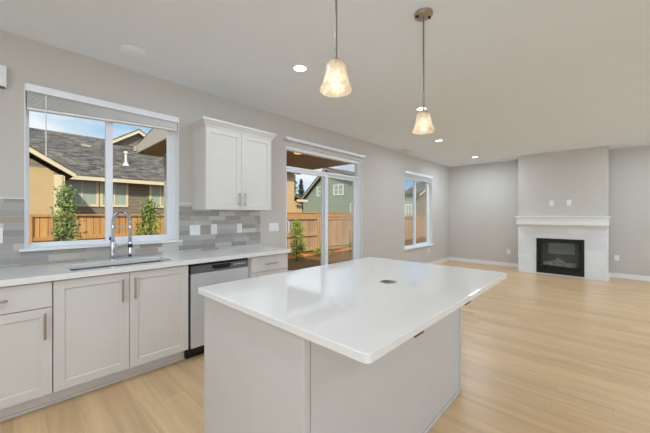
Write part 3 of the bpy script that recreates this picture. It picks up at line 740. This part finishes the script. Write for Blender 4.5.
def downlight(x, y, label, k=1.0):
    root = thing('recessed_light', (x, y, H), label, 'ceiling light', 'recessed ceiling lights')
    bm = B(); lathe(bm, [(0.060, -0.0005), (0.060, -0.006), (0.080, -0.004), (0.081, -0.0005)], (x, y, H), 32); obj('trim_ring', bm, M['trim'], root, smooth=True)
    bm = B(); lathe(bm, [(0.0, -0.0035), (0.058, -0.0035), (0.059, -0.0005), (0.0, -0.0005)], (x, y, H), 32); obj('lens', bm, M['lens'], root)
    l = bpy.data.lights.new('downlight_beam', 'AREA'); l.shape = 'DISK'; l.size = 0.13; l.energy = DOWNLIGHT * k; l.color = (0.70, 0.85, 1.0)
    lo = bpy.data.objects.new('downlight_beam', l); COL.objects.link(lo); lo.parent = root; lo.location = (0, 0, -0.012)
    return root
downlight(1.890, 2.123, 'bright round recessed ceiling light between the sink run and the nearer pendant')
downlight(3.719, 1.769, 'round recessed ceiling light seen just behind the farther pendant shade')
downlight(5.532, 2.284, 'round recessed ceiling light in the living area, nearer of the pair', 1.2)
downlight(7.704, 2.300, 'round recessed ceiling light closest to the fireplace wall', 2.8)
# unseen copies of the fitting, added beyond the frame to brighten the room
for (x, y, k) in ((0.32, 1.45, 1.5), (-0.9, 0.9, 0.4), (-1.6, 1.2, 1), (-1.2, -1.6, 1), (1.4, -1.9, 1), (3.9, -1.9, 1.5), (5.9, -1.2, 2.4), (7.55, -1.0, 1.9)):
    downlight(x, y, 'round recessed ceiling light added out of view to brighten the room', k)
root = thing('smoke_detector', (0.707, 2.943, H), 'shallow white round disc on the ceiling above the sink window', 'smoke detector')
bm = B(); lathe(bm, [(0.0, -0.016), (0.070, -0.014), (0.092, -0.006), (0.095, -0.0005), (0.0, -0.0005)], (0.707, 2.943, H), 40); obj('cover', bm, M['det'], root, smooth=True)
bm = B(); lathe(bm, [(0.040, -0.0155), (0.041, -0.0175), (0.043, -0.0155)], (0.707, 2.943, H), 32); obj('rim', bm, M['plate'], root, smooth=True)
root = thing('ceiling_vent', (5.86, 3.16, H), 'small white air register on the ceiling by the window wall', 'vent')
bm = B(); a, b, c, d = 5.70, 6.02, 3.10, 3.23
box(bm, a, b, c, c + 0.018, H - 0.008, H - 0.0005); box(bm, a, b, d - 0.018, d, H - 0.008, H - 0.0005); box(bm, a, a + 0.018, c + 0.018, d - 0.018, H - 0.008, H - 0.0005); box(bm, b - 0.018, b, c + 0.018, d - 0.018, H - 0.008, H - 0.0005)
obj('frame', bm, M['trim'], root, 0.002)
bm = B(); box(bm, a + 0.018, b - 0.018, c + 0.018, d - 0.018, H - 0.002, H - 0.0005); obj('duct', bm, M['blind'], root)
for k in range(6):
    yy = c + 0.026 + k * 0.0145; bm = B(); prism(bm, [(yy, H - 0.0075), (yy + 0.002, H - 0.0075), (yy + 0.009, H - 0.0022), (yy + 0.007, H - 0.0022)], 0, a + 0.018, b - 0.018); obj('louver', bm, M['trim'], root)

# ------------------------------------------------------------------ fireplace
root = thing('mantel_shelf', (XF, 0.737, 1.115), 'white box mantel shelf across the chimney breast', 'mantel')
bm = B(); box(bm, XF - 0.135, XF - 0.001, CY0 - 0.012, CY1 + 0.012, 1.120, 1.285); obj('body', bm, M['trim'], root, 0.003)
bm = B(); box(bm, XF - 0.160, XF + 0.010, CY0 - 0.040, CY1 + 0.040, 1.286, 1.311); obj('top', bm, M['trim'], root, 0.004)
root = thing('fireplace', (XF, 0.74, 0.03), 'black gas fireplace with glass front set in the pale tiled breast', 'fireplace')
ya, yb, za, zb_ = 0.326, 1.153, 0.032, 0.812
bm = B(); fw = 0.055
box(bm, XF - 0.018, XF - 0.001, ya, ya + fw, za, zb_); box(bm, XF - 0.018, XF - 0.001, yb - fw, yb, za, zb_); box(bm, XF - 0.018, XF - 0.001, ya + fw, yb - fw, zb_ - fw, zb_); box(bm, XF - 0.018, XF - 0.001, ya + fw, yb - fw, za, za + 0.12)
obj('surround', bm, M['blackm'], root, 0.003)
a, b, c, d = ya + fw + 0.012, yb - fw - 0.012, za + 0.132, zb_ - fw - 0.01
bm = B(); t = 0.022
box(bm, XF - 0.026, XF - 0.003, a, a + t, c, d); box(bm, XF - 0.026, XF - 0.003, b - t, b, c, d); box(bm, XF - 0.026, XF - 0.003, a + t, b - t, d - t, d); box(bm, XF - 0.026, XF - 0.003, a + t, b - t, c, c + t)
fr = obj('glass_frame', bm, M['blackm'], root, 0.003)
bm = B(); box(bm, XF - 0.012, XF - 0.009, a + t - .004, b - t + .004, c + t - .004, d - t + .004); obj('pane', bm, M['fglass'], fr)
bm = B(); box(bm, XF + 0.40, XF + 0.41, 0.36, 1.117, 0.07, 0.78)
box(bm, XF + 0.0, XF + 0.40, 0.36, 0.372, 0.07, 0.78); box(bm, XF + 0.0, XF + 0.40, 1.105, 1.117, 0.07, 0.78); box(bm, XF, XF + 0.40, 0.372, 1.105, 0.07, 0.08); box(bm, XF, XF + 0.40, 0.372, 1.105, 0.77, 0.78)
obj('firebox', bm, mat('firebox_panel', (128, 130, 128), 0.8, var=0.2, scale=12), root)
bm = B(); box(bm, XF + 0.05, XF + 0.34, 0.43, 1.05, 0.08, 0.185); obj('burner_tray', bm, M['blackm'], root, 0.01)
bm = B(); box(bm, XF + 0.385, XF + 0.399, 0.50, 0.98, 0.44, 0.70); obj('reflection_panel', bm, mat('reflection_tone', (196, 204, 200), 0.8, var=0.1), root, 0.004)  # pale panel stands in for the bright reflection in the upper glass
Mlog = mat('ceramic_logs', (222, 218, 210), 0.85, var=0.3, scale=14, bump=0.8, bscale=60)
rr = random.Random(3)
for (p, q, r) in (((XF + 0.24, 0.47, 0.225), (XF + 0.26, 1.02, 0.235), 0.045), ((XF + 0.10, 0.50, 0.215), (XF + 0.16, 0.80, 0.225), 0.036), ((XF + 0.12, 0.74, 0.215), (XF + 0.13, 1.03, 0.235), 0.034),
                  ((XF + 0.10, 0.60, 0.24), (XF + 0.28, 0.80, 0.335), 0.030), ((XF + 0.11, 0.96, 0.24), (XF + 0.26, 0.76, 0.325), 0.028)):
    bm = B(); P_, Q_ = Vector(p), Vector(q)
    tube(bm, [P_.lerp(Q_, k / 8) + Vector((rr.uniform(-.008, .008), 0, rr.uniform(-.008, .008))) for k in range(9)], [r * rr.uniform(0.85, 1.12) for k in range(9)], 12)
    obj('log', bm, Mlog, root, smooth=True)
for k in range(4):
    bm = B(); zz = za + 0.022 + k * 0.022; box(bm, XF - 0.022, XF - 0.0185, ya + 0.06, yb - 0.06, zz, zz + 0.010); obj('louver', bm, M['black'], root, 0.002)

# ------------------------------------------------------------------ outdoors
GZ = -0.30
bm = B(); n = 60
for i in range(n):
    for j in range(n):
        xa, xb = -14 + 56 * i / n, -14 + 56 * (i + 1) / n; yc, yd = W + T + 0.3 + 34 * j / n, W + T + 0.3 + 34 * (j + 1) / n
        quad(bm, [(xa, yc, GZ), (xb, yc, GZ), (xb, yd, GZ), (xa, yd, GZ)])
bmesh.ops.remove_doubles(bm, verts=bm.verts[:], dist=1e-4)
for v in bm.verts:
    if v.co.y > 7: v.co.z += 0.02 * math.sin(v.co.x * 2.1) * math.cos(v.co.y * 1.7)
struct(obj('ground_yard', bm, M['mulch'], loc=(0, 0, 0), smooth=True))
bm = B(); box(bm, XR - T, XB + T, W + T + 0.001, W + T + 0.25, GZ - 0.05, -0.12); box(bm, 1.4, 5.4, W + T + 0.25, 6.5, GZ - 0.05, GZ + 0.08); struct(obj('ground_patio', bm, M['concrete'], loc=(0, 0, 0)))
def mound(name, cx, cy, rx, ry, h, label):
    bm = B(); S = 20; R_ = 7; rings = []
    rm = random.Random(cx)
    for k in range(R_):
        t = k / (R_ - 1); ring = []
        for i in range(S):
            a = 2 * PI * i / S; ring.append(bm.verts.new((cx + rx * t * math.cos(a), cy + ry * t * math.sin(a), GZ - 0.03 + h * (math.cos(t * PI) * 0.5 + 0.5) + rm.uniform(-.01, .01) )))
        rings.append(ring)
    for a, b in zip(rings, rings[1:]):
        for i in range(S): bm.faces.new((a[i], a[(i + 1) % S], b[(i + 1) % S], b[i]))
    return tag(obj(name, bm, M['mulch2'], smooth=True), label, 'mulch', kind='stuff')
mound('bark_mulch', 7.6, 8.8, 1.7, 0.32, 0.14, 'orange-lit bark mulch heaped at the fence before the gate')
mound('bark_mulch', 11.2, 8.85, 1.8, 0.35, 0.14, 'orange-lit bark mulch heaped at the fence past the gate')
# cedar fence: bays of pickets between posts
FY = 9.45
def fence_bay(x0, x1, y, z0, z1, label, m=None, mid=True):
    pick, tim = (M['cedar'], M['cedarp']) if x1 < 5.1 or y > 12 else (M['cedarw'], M['cedardp'])
    root = thing('fence_panel', ((x0 + x1) / 2, y, z0), label, 'fence', 'cedar fence bays across the yard')
    bm = B(); box(bm, x0, x0 + 0.10, y - 0.06, y + 0.04, z0 - 0.05, z1 + 0.02); obj('post', bm, tim, root, 0.006)
    bm = B(); box(bm, x0 + 0.10, x1 - 0.002, y, y + 0.02, z0 + 0.03, z1); obj('picket_panel', bm, pick, root)
    for zz in ([z0 + 0.16, z1 - 0.56] if mid else [z0 + 0.16, z1 - 0.14]):
        bm = B(); box(bm, x0 + 0.10, x1 - 0.002, y - 0.038, y - 0.001, zz, zz + 0.085); obj('rail', bm, tim, root, 0.004)
    bm = B(); box(bm, x0 + 0.001, x1 - 0.001, y - 0.06, y + 0.05, z1 + 0.02, z1 + 0.055); obj('cap_rail', bm, tim, root, 0.004)
    return root
FZ = 1.30
names = ['first', 'second', 'third', 'fourth', 'fifth', 'sixth', 'seventh', 'eighth', 'ninth', 'tenth', 'eleventh', 'twelfth']
xs_f = [-4.6, -2.2, 0.2, 2.6, 5.0, 7.35]
for k, (a, b) in enumerate(zip(xs_f, xs_f[1:])):
    where = ['beyond the near side of the sink window', 'seen at the near jamb of the sink window', 'behind the shrub before the tan house', 'behind the shrub before the taupe house', 'behind the covered patio'][k]
    fence_bay(a, b, FY, GZ, FZ if k < 4 else 1.27, 'cedar picket fence bay ' + where)
xs_f = [9.55, 11.95, 14.35, 16.75, 19.15, 21.55]
for k, (a, b) in enumerate(zip(xs_f, xs_f[1:])):
    where = ['just past the gate with a low shrub before it', 'at the far jamb of the patio door', 'before the near pane of the far window', 'before the far pane of the far window', 'past the far window'][k]
    fence_bay(a, b, FY, GZ, 1.26, 'cedar picket fence bay ' + where, mid=False)
root = thing('garden_gate', (8.45, FY, GZ), 'wide cedar gate with heavy framed edges seen through the patio door', 'gate')
GT = 1.27
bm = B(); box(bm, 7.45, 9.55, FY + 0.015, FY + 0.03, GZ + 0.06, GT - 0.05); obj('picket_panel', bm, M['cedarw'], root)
bm = B()
for (a, b, c, d) in ((7.45, 7.56, GZ, GT), (9.42, 9.53, GZ, GT), (7.56, 9.42, GT - 0.12, GT - 0.02), (7.56, 9.42, 0.42, 0.52), (7.56, 9.42, GZ + 0.08, GZ + 0.18)): box(bm, a, b, FY - 0.05, FY + 0.014, c, d)
obj('gate_frame', bm, M['cedardp'], root, 0.004)
bm = B(); box(bm, 7.36, 9.54, FY - 0.06, FY + 0.05, GT + 0.001, GT + 0.05); obj('cap_rail', bm, M['cedardp'], root)
# a second run of fence a little beyond, standing slightly higher
for k, (a, b) in enumerate(((10.0, 12.4), (12.4, 14.8), (14.8, 17.2), (17.2, 19.6))):
    fence_bay(a, b, 12.6, GZ, 1.44, 'taller cedar fence bay of the yard beyond, ' + ['first past the tan house', 'second past the tan house', 'third past the tan house', 'fourth past the tan house'][k], mid=False)

# patio cover of this house
root = thing('patio_cover', (3.4, 4.9, GZ), 'covered patio roof with wooden ceiling outside the sliding door', 'patio cover')
px0, px1, py0, py1 = 1.60, 5.25, W + T + 0.002, 6.30
bm = B(); box(bm, px0 + 0.02, px1 - 0.02, py0, py1 - 0.02, 2.500, 2.53); obj('wood_ceiling', bm, M['soffit'], root)
bm = B(); quad(bm, [(px0 - 0.018, py0, 3.02), (px1 + 0.018, py0, 3.02), (px1 + 0.018, py1 + 0.02, 2.65), (px0 - 0.018, py1 + 0.02, 2.65)])
bmesh.ops.solidify(bm, geom=bm.faces[:], thickness=0.05); obj('roof_deck', bm, M['shingle'], root)
bm = B()
prism(bm, [(py0, 2.49), (py1, 2.49), (py1 + 0.08, 2.62), (py0, 3.0)], 0, px0 - 0.02, px0 + 0.018); prism(bm, [(py0, 2.49), (py1, 2.49), (py1 + 0.08, 2.62), (py0, 3.0)], 0, px1 - 0.018, px1 + 0.02)
obj('gable_fascia', bm, M['patio_trim'], root)
bm = B(); box(bm, px0 - 0.02, px1 + 0.02, py1 - 0.018, py1 + 0.02, 2.47, 2.62); box(bm, px0 - 0.05, px1 + 0.05, py1 + 0.02, py1 + 0.12, 2.52, 2.62); obj('gutter', bm, M['patio_trim'], root, 0.01)
for xx in (2.00, 4.50):
    bm = B(); box(bm, xx - 0.045, xx + 0.045, 5.955, 6.045, GZ + 0.08, 2.50); po = obj('post', bm, M['patio_trim'], root, 0.006)
    bm = B(); box(bm, xx - 0.06, xx + 0.06, 5.94, 6.06, 2.26, 2.38); obj('post_collar', bm, M['patio_trim'], po, 0.006)
bm = B(); lathe(bm, [(0.0, -0.03), (0.07, -0.022), (0.085, -0.0005), (0.0, -0.0005)], (3.65, 4.15, 2.50), 24); obj('porch_lamp', bm, M['plens'], root, smooth=True)

# neighbouring houses
def hwin(parent, x0, x1, z0, z1, y, n=2, muntin=False):
    t = 0.10
    bm = B(); box(bm, x0 - t, x0, y - 0.05, y, z0 - t, z1 + t); box(bm, x1, x1 + t, y - 0.05, y, z0 - t, z1 + t); box(bm, x0, x1, y - 0.05, y, z1, z1 + t); box(bm, x0, x1, y - 0.05, y, z0 - t, z0)
    wd = (x1 - x0) / n
    for k in range(1, n): box(bm, x0 + wd * k - 0.03, x0 + wd * k + 0.03, y - 0.045, y, z0, z1)
    if muntin: box(bm, x0, x1, y - 0.04, y, (z0 + z1) / 2 - 0.025, (z0 + z1) / 2 + 0.025)
    f_ = obj('window', bm, M['cream'] if not muntin else M['trim'], parent)
    for k in range(n):
        bm = B(); box(bm, x0 + wd * k + 0.001, x0 + wd * (k + 1) - 0.001, y - 0.02, y - 0.001, z0, z1); obj('pane', bm, M['hglass'], f_)
def roofslab(bm, pts, th=0.14):
    """a sloped slab from 4 points, given thickness downwards"""
    a = [bm.verts.new(p) for p in pts]; b = [bm.verts.new((p[0], p[1], p[2] - th)) for p in pts]
    bm.faces.new(a); bm.faces.new(b[::-1])
    for i in range(len(pts)): bm.faces.new((a[i], b[i], b[(i + 1) % len(pts)], a[(i + 1) % len(pts)]))
# taupe house with the long grey roof, seen from the sink window
root = thing('neighbour_house', (4.5, 19.5, GZ), 'taupe house with long grey shingle roof and tan front wing behind the fence', 'house')
bm = B(); box(bm, -7.0, 8.6, 17.0, 26.0, GZ, 3.05); obj('wall', bm, M['sidbrown'], root)
bm = B(); roofslab(bm, [(-8, 16.55, 2.98), (8.9, 16.55, 2.98), (8.9, 22.0, 5.95), (-8, 22.0, 5.95)]); roofslab(bm, [(-8, 27.5, 2.95), (8.9, 27.5, 2.95), (8.9, 22.0, 5.95), (-8, 22.0, 5.95)])
obj('roof', bm, M['shingle'], root)
bm = B(); box(bm, 1.3, 8.9, 16.43, 16.56, 2.86, 3.02); obj('gutter', bm, M['cream'], root)
for (a, b, n) in ((1.60, 2.62, 2), (2.86, 3.78, 2), (4.90, 5.75, 2)): hwin(root, a, b, 1.82, 2.92, 17.0, n)
GX, GA, s = 5.40, 6.66, 0.66
bm = B(); prism(bm, [(GX - 2.15, 4.6), (GX - 2.15, GA - 0.1 - 2.15 * s), (GX, GA - 0.1), (GX + 2.15, GA - 0.1 - 2.15 * s), (GX + 2.15, 4.6)], 1, 21.4, 28.0); obj('upper_gable', bm, M['sidbrown'], root)
bm = B()
for sg in (-1, 1):
    ex_ = GX + sg * 2.5; ez = GA - 2.5 * s
    prism(bm, [(GX, GA), (ex_, ez), (ex_, ez - 0.20), (GX, GA - 0.20)], 1, 21.1, 21.22)
obj('gable_rake', bm, M['cream'], root)
bm = B()
for sg in (-1, 1):
    ex_ = GX + sg * 2.52; ez = GA + 0.04 - 2.52 * s
    roofslab(bm, [(GX, 21.08, GA + 0.06), (ex_, 21.08, ez), (ex_, 28.2, ez), (GX, 28.2, GA + 0.06)], 0.06)
obj('gable_roof', bm, M['shingle'], root)
VX, VY = 4.10, 18.4
bm = B(); cyl(bm, (VX, VY, 3.93), 0.055, 0.66, 14); cyl(bm, (VX, VY, 4.59), 0.10, 0.10, 14); cyl(bm, (VX, VY, 3.93), 0.17, 0.17, 14, r2=0.08); obj('roof_vent', bm, M['trim'], root, smooth=True)
bm = B(); box(bm, 2.5, 2.9, 20.2, 20.5, 5.0, 5.12); obj('low_vent', bm, M['patio_trim'], root)
# front wing with a rake facing the yard
bm = B(); prism(bm, [(-4.4, GZ), (1.20, GZ), (1.20, 2.72), (-1.6, 4.55), (-4.4, 2.72)], 1, 14.0, 17.2); obj('front_wing', bm, M['sidbrown'], root)
bm = B(); prism(bm, [(-4.4, GZ), (0.98, GZ), (0.98, 2.82), (0.80, 2.95), (-4.0, 2.95), (-4.4, 2.70)], 1, 13.93, 13.999); obj('stucco_face', bm, M['sidtan'], root)
bm = B(); box(bm, 0.98, 1.22, 13.90, 13.999, GZ, 2.75); box(bm, 1.2, 1.26, 13.90, 14.2, GZ, 2.72); obj('corner_board', bm, M['cream'], root)
bm = B(); sl = 0.645
for sg in (-1, 1):
    ex_ = -1.6 + sg * 3.15; ez = 4.86 - 3.15 * sl
    prism(bm, [(-1.6, 4.86), (ex_, ez), (ex_, ez - 0.17), (-1.6, 4.67)], 1, 13.72, 13.84)
obj('wing_rake', bm, M['cream'], root)
bm = B()
for sg in (-1, 1):
    ex_ = -1.6 + sg * 3.17; ez = 4.90 - 3.17 * sl
    roofslab(bm, [(-1.6, 13.70, 4.93), (ex_, 13.70, ez), (ex_, 17.2, ez), (-1.6, 17.2, 4.93)], 0.06)
obj('wing_roof', bm, M['shingle'], root)
# tan house, behind the near part of the fence as seen from the door
root = thing('neighbour_house', (10.4, 16.0, GZ), 'tan house end with a small lower wing beyond the gate', 'house')
bm = B(); box(bm, 9.2, 12.0, 14.0, 19.0, GZ, 3.95); obj('wall', bm, M['sidtan'], root)
bm = B(); roofslab(bm, [(9.0, 13.6, 3.95), (12.15, 13.6, 3.95), (12.15, 16.5, 5.0), (9.0, 16.5, 5.0)]); roofslab(bm, [(9.0, 19.4, 3.95), (12.15, 19.4, 3.95), (12.15, 16.5, 5.0), (9.0, 16.5, 5.0)]); obj('roof', bm, M['shingle'], root)
bm = B(); box(bm, 12.0, 12.72, 14.1, 17.0, GZ, 2.22); obj('lower_wing', bm, M['sidtan'], root)
bm = B(); roofslab(bm, [(12.0, 13.8, 2.55), (12.87, 13.8, 2.28), (12.87, 17.2, 2.28), (12.0, 17.2, 2.55)], 0.10); obj('wing_roof', bm, M['shingle'], root)
bm = B(); box(bm, 12.001, 12.87, 13.70, 13.80, 2.16, 2.30); obj('gutter', bm, M['cream'], root)
# sage green house
root = thing('neighbour_house', (22.5, 23, GZ), 'sage green sided house with a steep rake, seen through the patio door', 'house')
SX = 22.0
bm = B(); prism(bm, [(24.2, GZ), (24.2, 2.80), (20.45, 5.88), (15.6, 4.25), (15.6, GZ)], 0, SX, 27.0); obj('wall', bm, M['sidgreen'], root)
bm = B(); prism(bm, [(24.6, 2.52), (24.6, 2.70), (20.45, 6.10), (20.45, 5.90)], 0, SX - 0.45, SX - 0.32); prism(bm, [(20.45, 6.10), (15.1, 4.30), (15.1, 4.13), (20.45, 5.90)], 0, SX - 0.45, SX - 0.32); obj('rake', bm, M['patio_trim'], root)
bm = B(); roofslab(bm, [(SX - 0.5, 24.65, 2.72), (SX - 0.5, 20.45, 6.18), (27.3, 20.45, 6.18), (27.3, 24.65, 2.72)], 0.08); roofslab(bm, [(SX - 0.5, 20.45, 6.18), (SX - 0.5, 15.05, 4.36), (27.3, 15.05, 4.36), (27.3, 20.45, 6.18)], 0.08)
obj('roof', bm, M['shingle'], root)
def hwin_end(parent, y0_, y1_, z0_, z1_, x, n=2):
    t = 0.09; bm = B()
    box(bm, x - 0.05, x, y0_ - t, y0_, z0_ - t, z1_ + t); box(bm, x - 0.05, x, y1_, y1_ + t, z0_ - t, z1_ + t); box(bm, x - 0.05, x, y0_, y1_, z1_, z1_ + t); box(bm, x - 0.05, x, y0_, y1_, z0_ - t, z0_)
    wd = (y1_ - y0_) / n
    for k in range(1, n): box(bm, x - 0.045, x, y0_ + wd * k - 0.03, y0_ + wd * k + 0.03, z0_, z1_)
    box(bm, x - 0.04, x, y0_, y1_, (z0_ + z1_) / 2 - 0.025, (z0_ + z1_) / 2 + 0.025)
    f_ = obj('window', bm, M['trim'], parent)
    for k in range(n):
        bm = B(); box(bm, x - 0.02, x - 0.001, y0_ + wd * k + 0.001, y0_ + wd * (k + 1) - 0.001, z0_, z1_); obj('pane', bm, M['hglass'], f_)
hwin_end(root, 18.5, 19.6, 3.38, 4.25, SX); hwin_end(root, 21.3, 21.95, 3.38, 4.20, SX, 1); hwin_end(root, 16.3, 17.5, 1.40, 2.35, SX)
# farther houses seen through the far window
root = thing('neighbour_house', (29, 19, GZ), 'pale green house with a cream gridded window, seen through the far window', 'house')
bm = B(); box(bm, 28.9, 31.6, 16.0, 20.0, GZ, 3.75); obj('wall', bm, M['sidgreen'], root)
bm = B(); roofslab(bm, [(28.6, 15.6, 3.75), (31.9, 15.6, 3.75), (31.9, 17.0, 4.25), (28.6, 17.0, 4.25)]); obj('roof', bm, M['shingle'], root)
hwin(root, 29.7, 31.0, 1.0, 2.45, 16.0, 2, True)
root = thing('neighbour_house', (35, 19, GZ), 'dark olive house with a sloping eave, at the far pane of the far window', 'house')
bm = B(); prism(bm, [(32.3, GZ), (32.3, 3.7), (37.0, 5.6), (37.0, GZ)], 1, 16.0, 17.6); obj('wall', bm, M['sidolive'], root)
bm = B(); roofslab(bm, [(32.0, 15.5, 3.85), (37.2, 15.5, 5.95), (37.2, 17.8, 5.95), (32.0, 17.8, 3.85)], 0.16); obj('roof', bm, M['shingle'], root)
bm = B(); prism(bm, [(32.0, 3.55), (37.2, 5.65), (37.2, 5.80), (32.0, 3.70)], 1, 15.40, 15.5); obj('rake', bm, M['cream'], root)

# plants
def shrub(x, y, z0, h, rx, ry, n, label, m, leaf=0.06, name='shrub', conical=0.35, stems=4, cat='shrub', group=None):
    rs = random.Random(int(x * 100 + y * 10))
    root = thing(name, (x, y, z0), label, cat, group)
    bm = B(); br = []
    for k in range(stems):
        a = rs.uniform(0, 2 * PI); t = rs.uniform(0.2, 0.6)
        top = Vector((x + rx * t * math.cos(a), y + ry * t * math.sin(a), z0 + h * rs.uniform(0.7, 0.98))); basep = Vector((x + 0.03 * math.cos(a), y + 0.03 * math.sin(a), z0 - 0.03))
        tube(bm, [basep, basep.lerp(top, 0.5) + Vector((rs.uniform(-.03, .03), rs.uniform(-.03, .03), 0)), top], [0.016, 0.010, 0.004], 6)
    obj('stem', bm, M['bark'], root, smooth=True)
    bm = B(); clumps = [(rs.uniform(0, 2 * PI), rs.random() ** 0.6, rs.uniform(0.10, 1.0)) for k in range(max(10, n // 28))]
    for k in range(n):
        a, q, t = rs.choice(clumps)
        prof = (1 - conical * t) * min(1, (1.02 - t) * 4) * min(1, 0.5 + t * 2.5)
        c = Vector((x + rx * prof * q * math.cos(a), y + ry * prof * q * math.sin(a), z0 + h * t)) + Vector((rs.gauss(0, rx * 0.16), rs.gauss(0, ry * 0.16), rs.gauss(0, h * 0.035)))
        c.z = max(c.z, z0 + 0.04)
        u = Vector((rs.gauss(0, 1), rs.gauss(0, 1), rs.gauss(0, 0.7))).normalized(); v = u.orthogonal().normalized(); v = Matrix.Rotation(rs.uniform(0, 6.3), 3, u) @ v
        s = leaf * rs.uniform(0.6, 1.25); wv = u.cross(v) * s * 0.30
        quad(bm, [c - v * s * 0.5, c + wv, c + v * s * 0.5, c - wv])
    obj('foliage', bm, m, root)
    return root
shrub(0.60, 6.6, GZ, 2.04, 0.34, 0.34, 3400, 'tall open green shrub before the fence, nearer the tan wall, outside the sink window', M['leaf'], 0.05, conical=0.7)
shrub(1.98, 7.0, GZ, 1.90, 0.36, 0.36, 3400, 'bushy yellow-green shrub before the fence beneath the patio roof corner', M['leaf'], 0.052, conical=0.6)
shrub(7.00, 8.05, GZ, 1.40, 0.36, 0.34, 2200, 'tall leafy shrub at the handle side of the patio door', M['leafy'], 0.06)
shrub(8.55, 8.25, GZ, 0.52, 0.36, 0.34, 700, 'low round shrub in front of the cedar gate', M['leafy'], 0.06, conical=0.2)
shrub(10.35, 8.05, GZ, 0.56, 0.40, 0.36, 700, 'low round shrub before the fence past the gate', M['leafy'], 0.06, conical=0.2)
def conifer(x, y, h, r, label, n=2200):
    rs = random.Random(int(x * 7)); root = thing('conifer_tree', (x, y, GZ), label, 'tree')
    bm = B(); tube(bm, [(x, y, GZ - 0.05), (x, y, GZ + h * 0.95)], [0.22, 0.03], 8); obj('trunk', bm, M['bark'], root, smooth=True)
    bm = B()
    for k in range(n):
        t = rs.uniform(0.12, 1.0); rad = r * (1 - t) ** 0.8 * rs.uniform(0.15, 1.0) * (0.75 + 0.25 * math.sin(t * 60)); a = rs.uniform(0, 2 * PI)
        c = Vector((x + rad * math.cos(a), y + rad * math.sin(a), GZ + h * t - rad * 0.2)); d = Vector((math.cos(a), math.sin(a), -0.35)).normalized()
        s = 0.42 * rs.uniform(0.6, 1.2); wv = d.cross(Vector((rs.gauss(0, .3), rs.gauss(0, .3), 1))).normalized() * s * 0.30
        quad(bm, [c - d * s * 0.5, c + wv, c + d * s * 0.5, c - wv])
    obj('crown', bm, M['leafd'], root)
conifer(25.4, 30.0, 7.9, 1.9, 'tall grey-green conifer rising behind the tan house')
conifer(29.6, 33.0, 7.0, 1.6, 'shorter conifer rising behind the rake of the sage house')
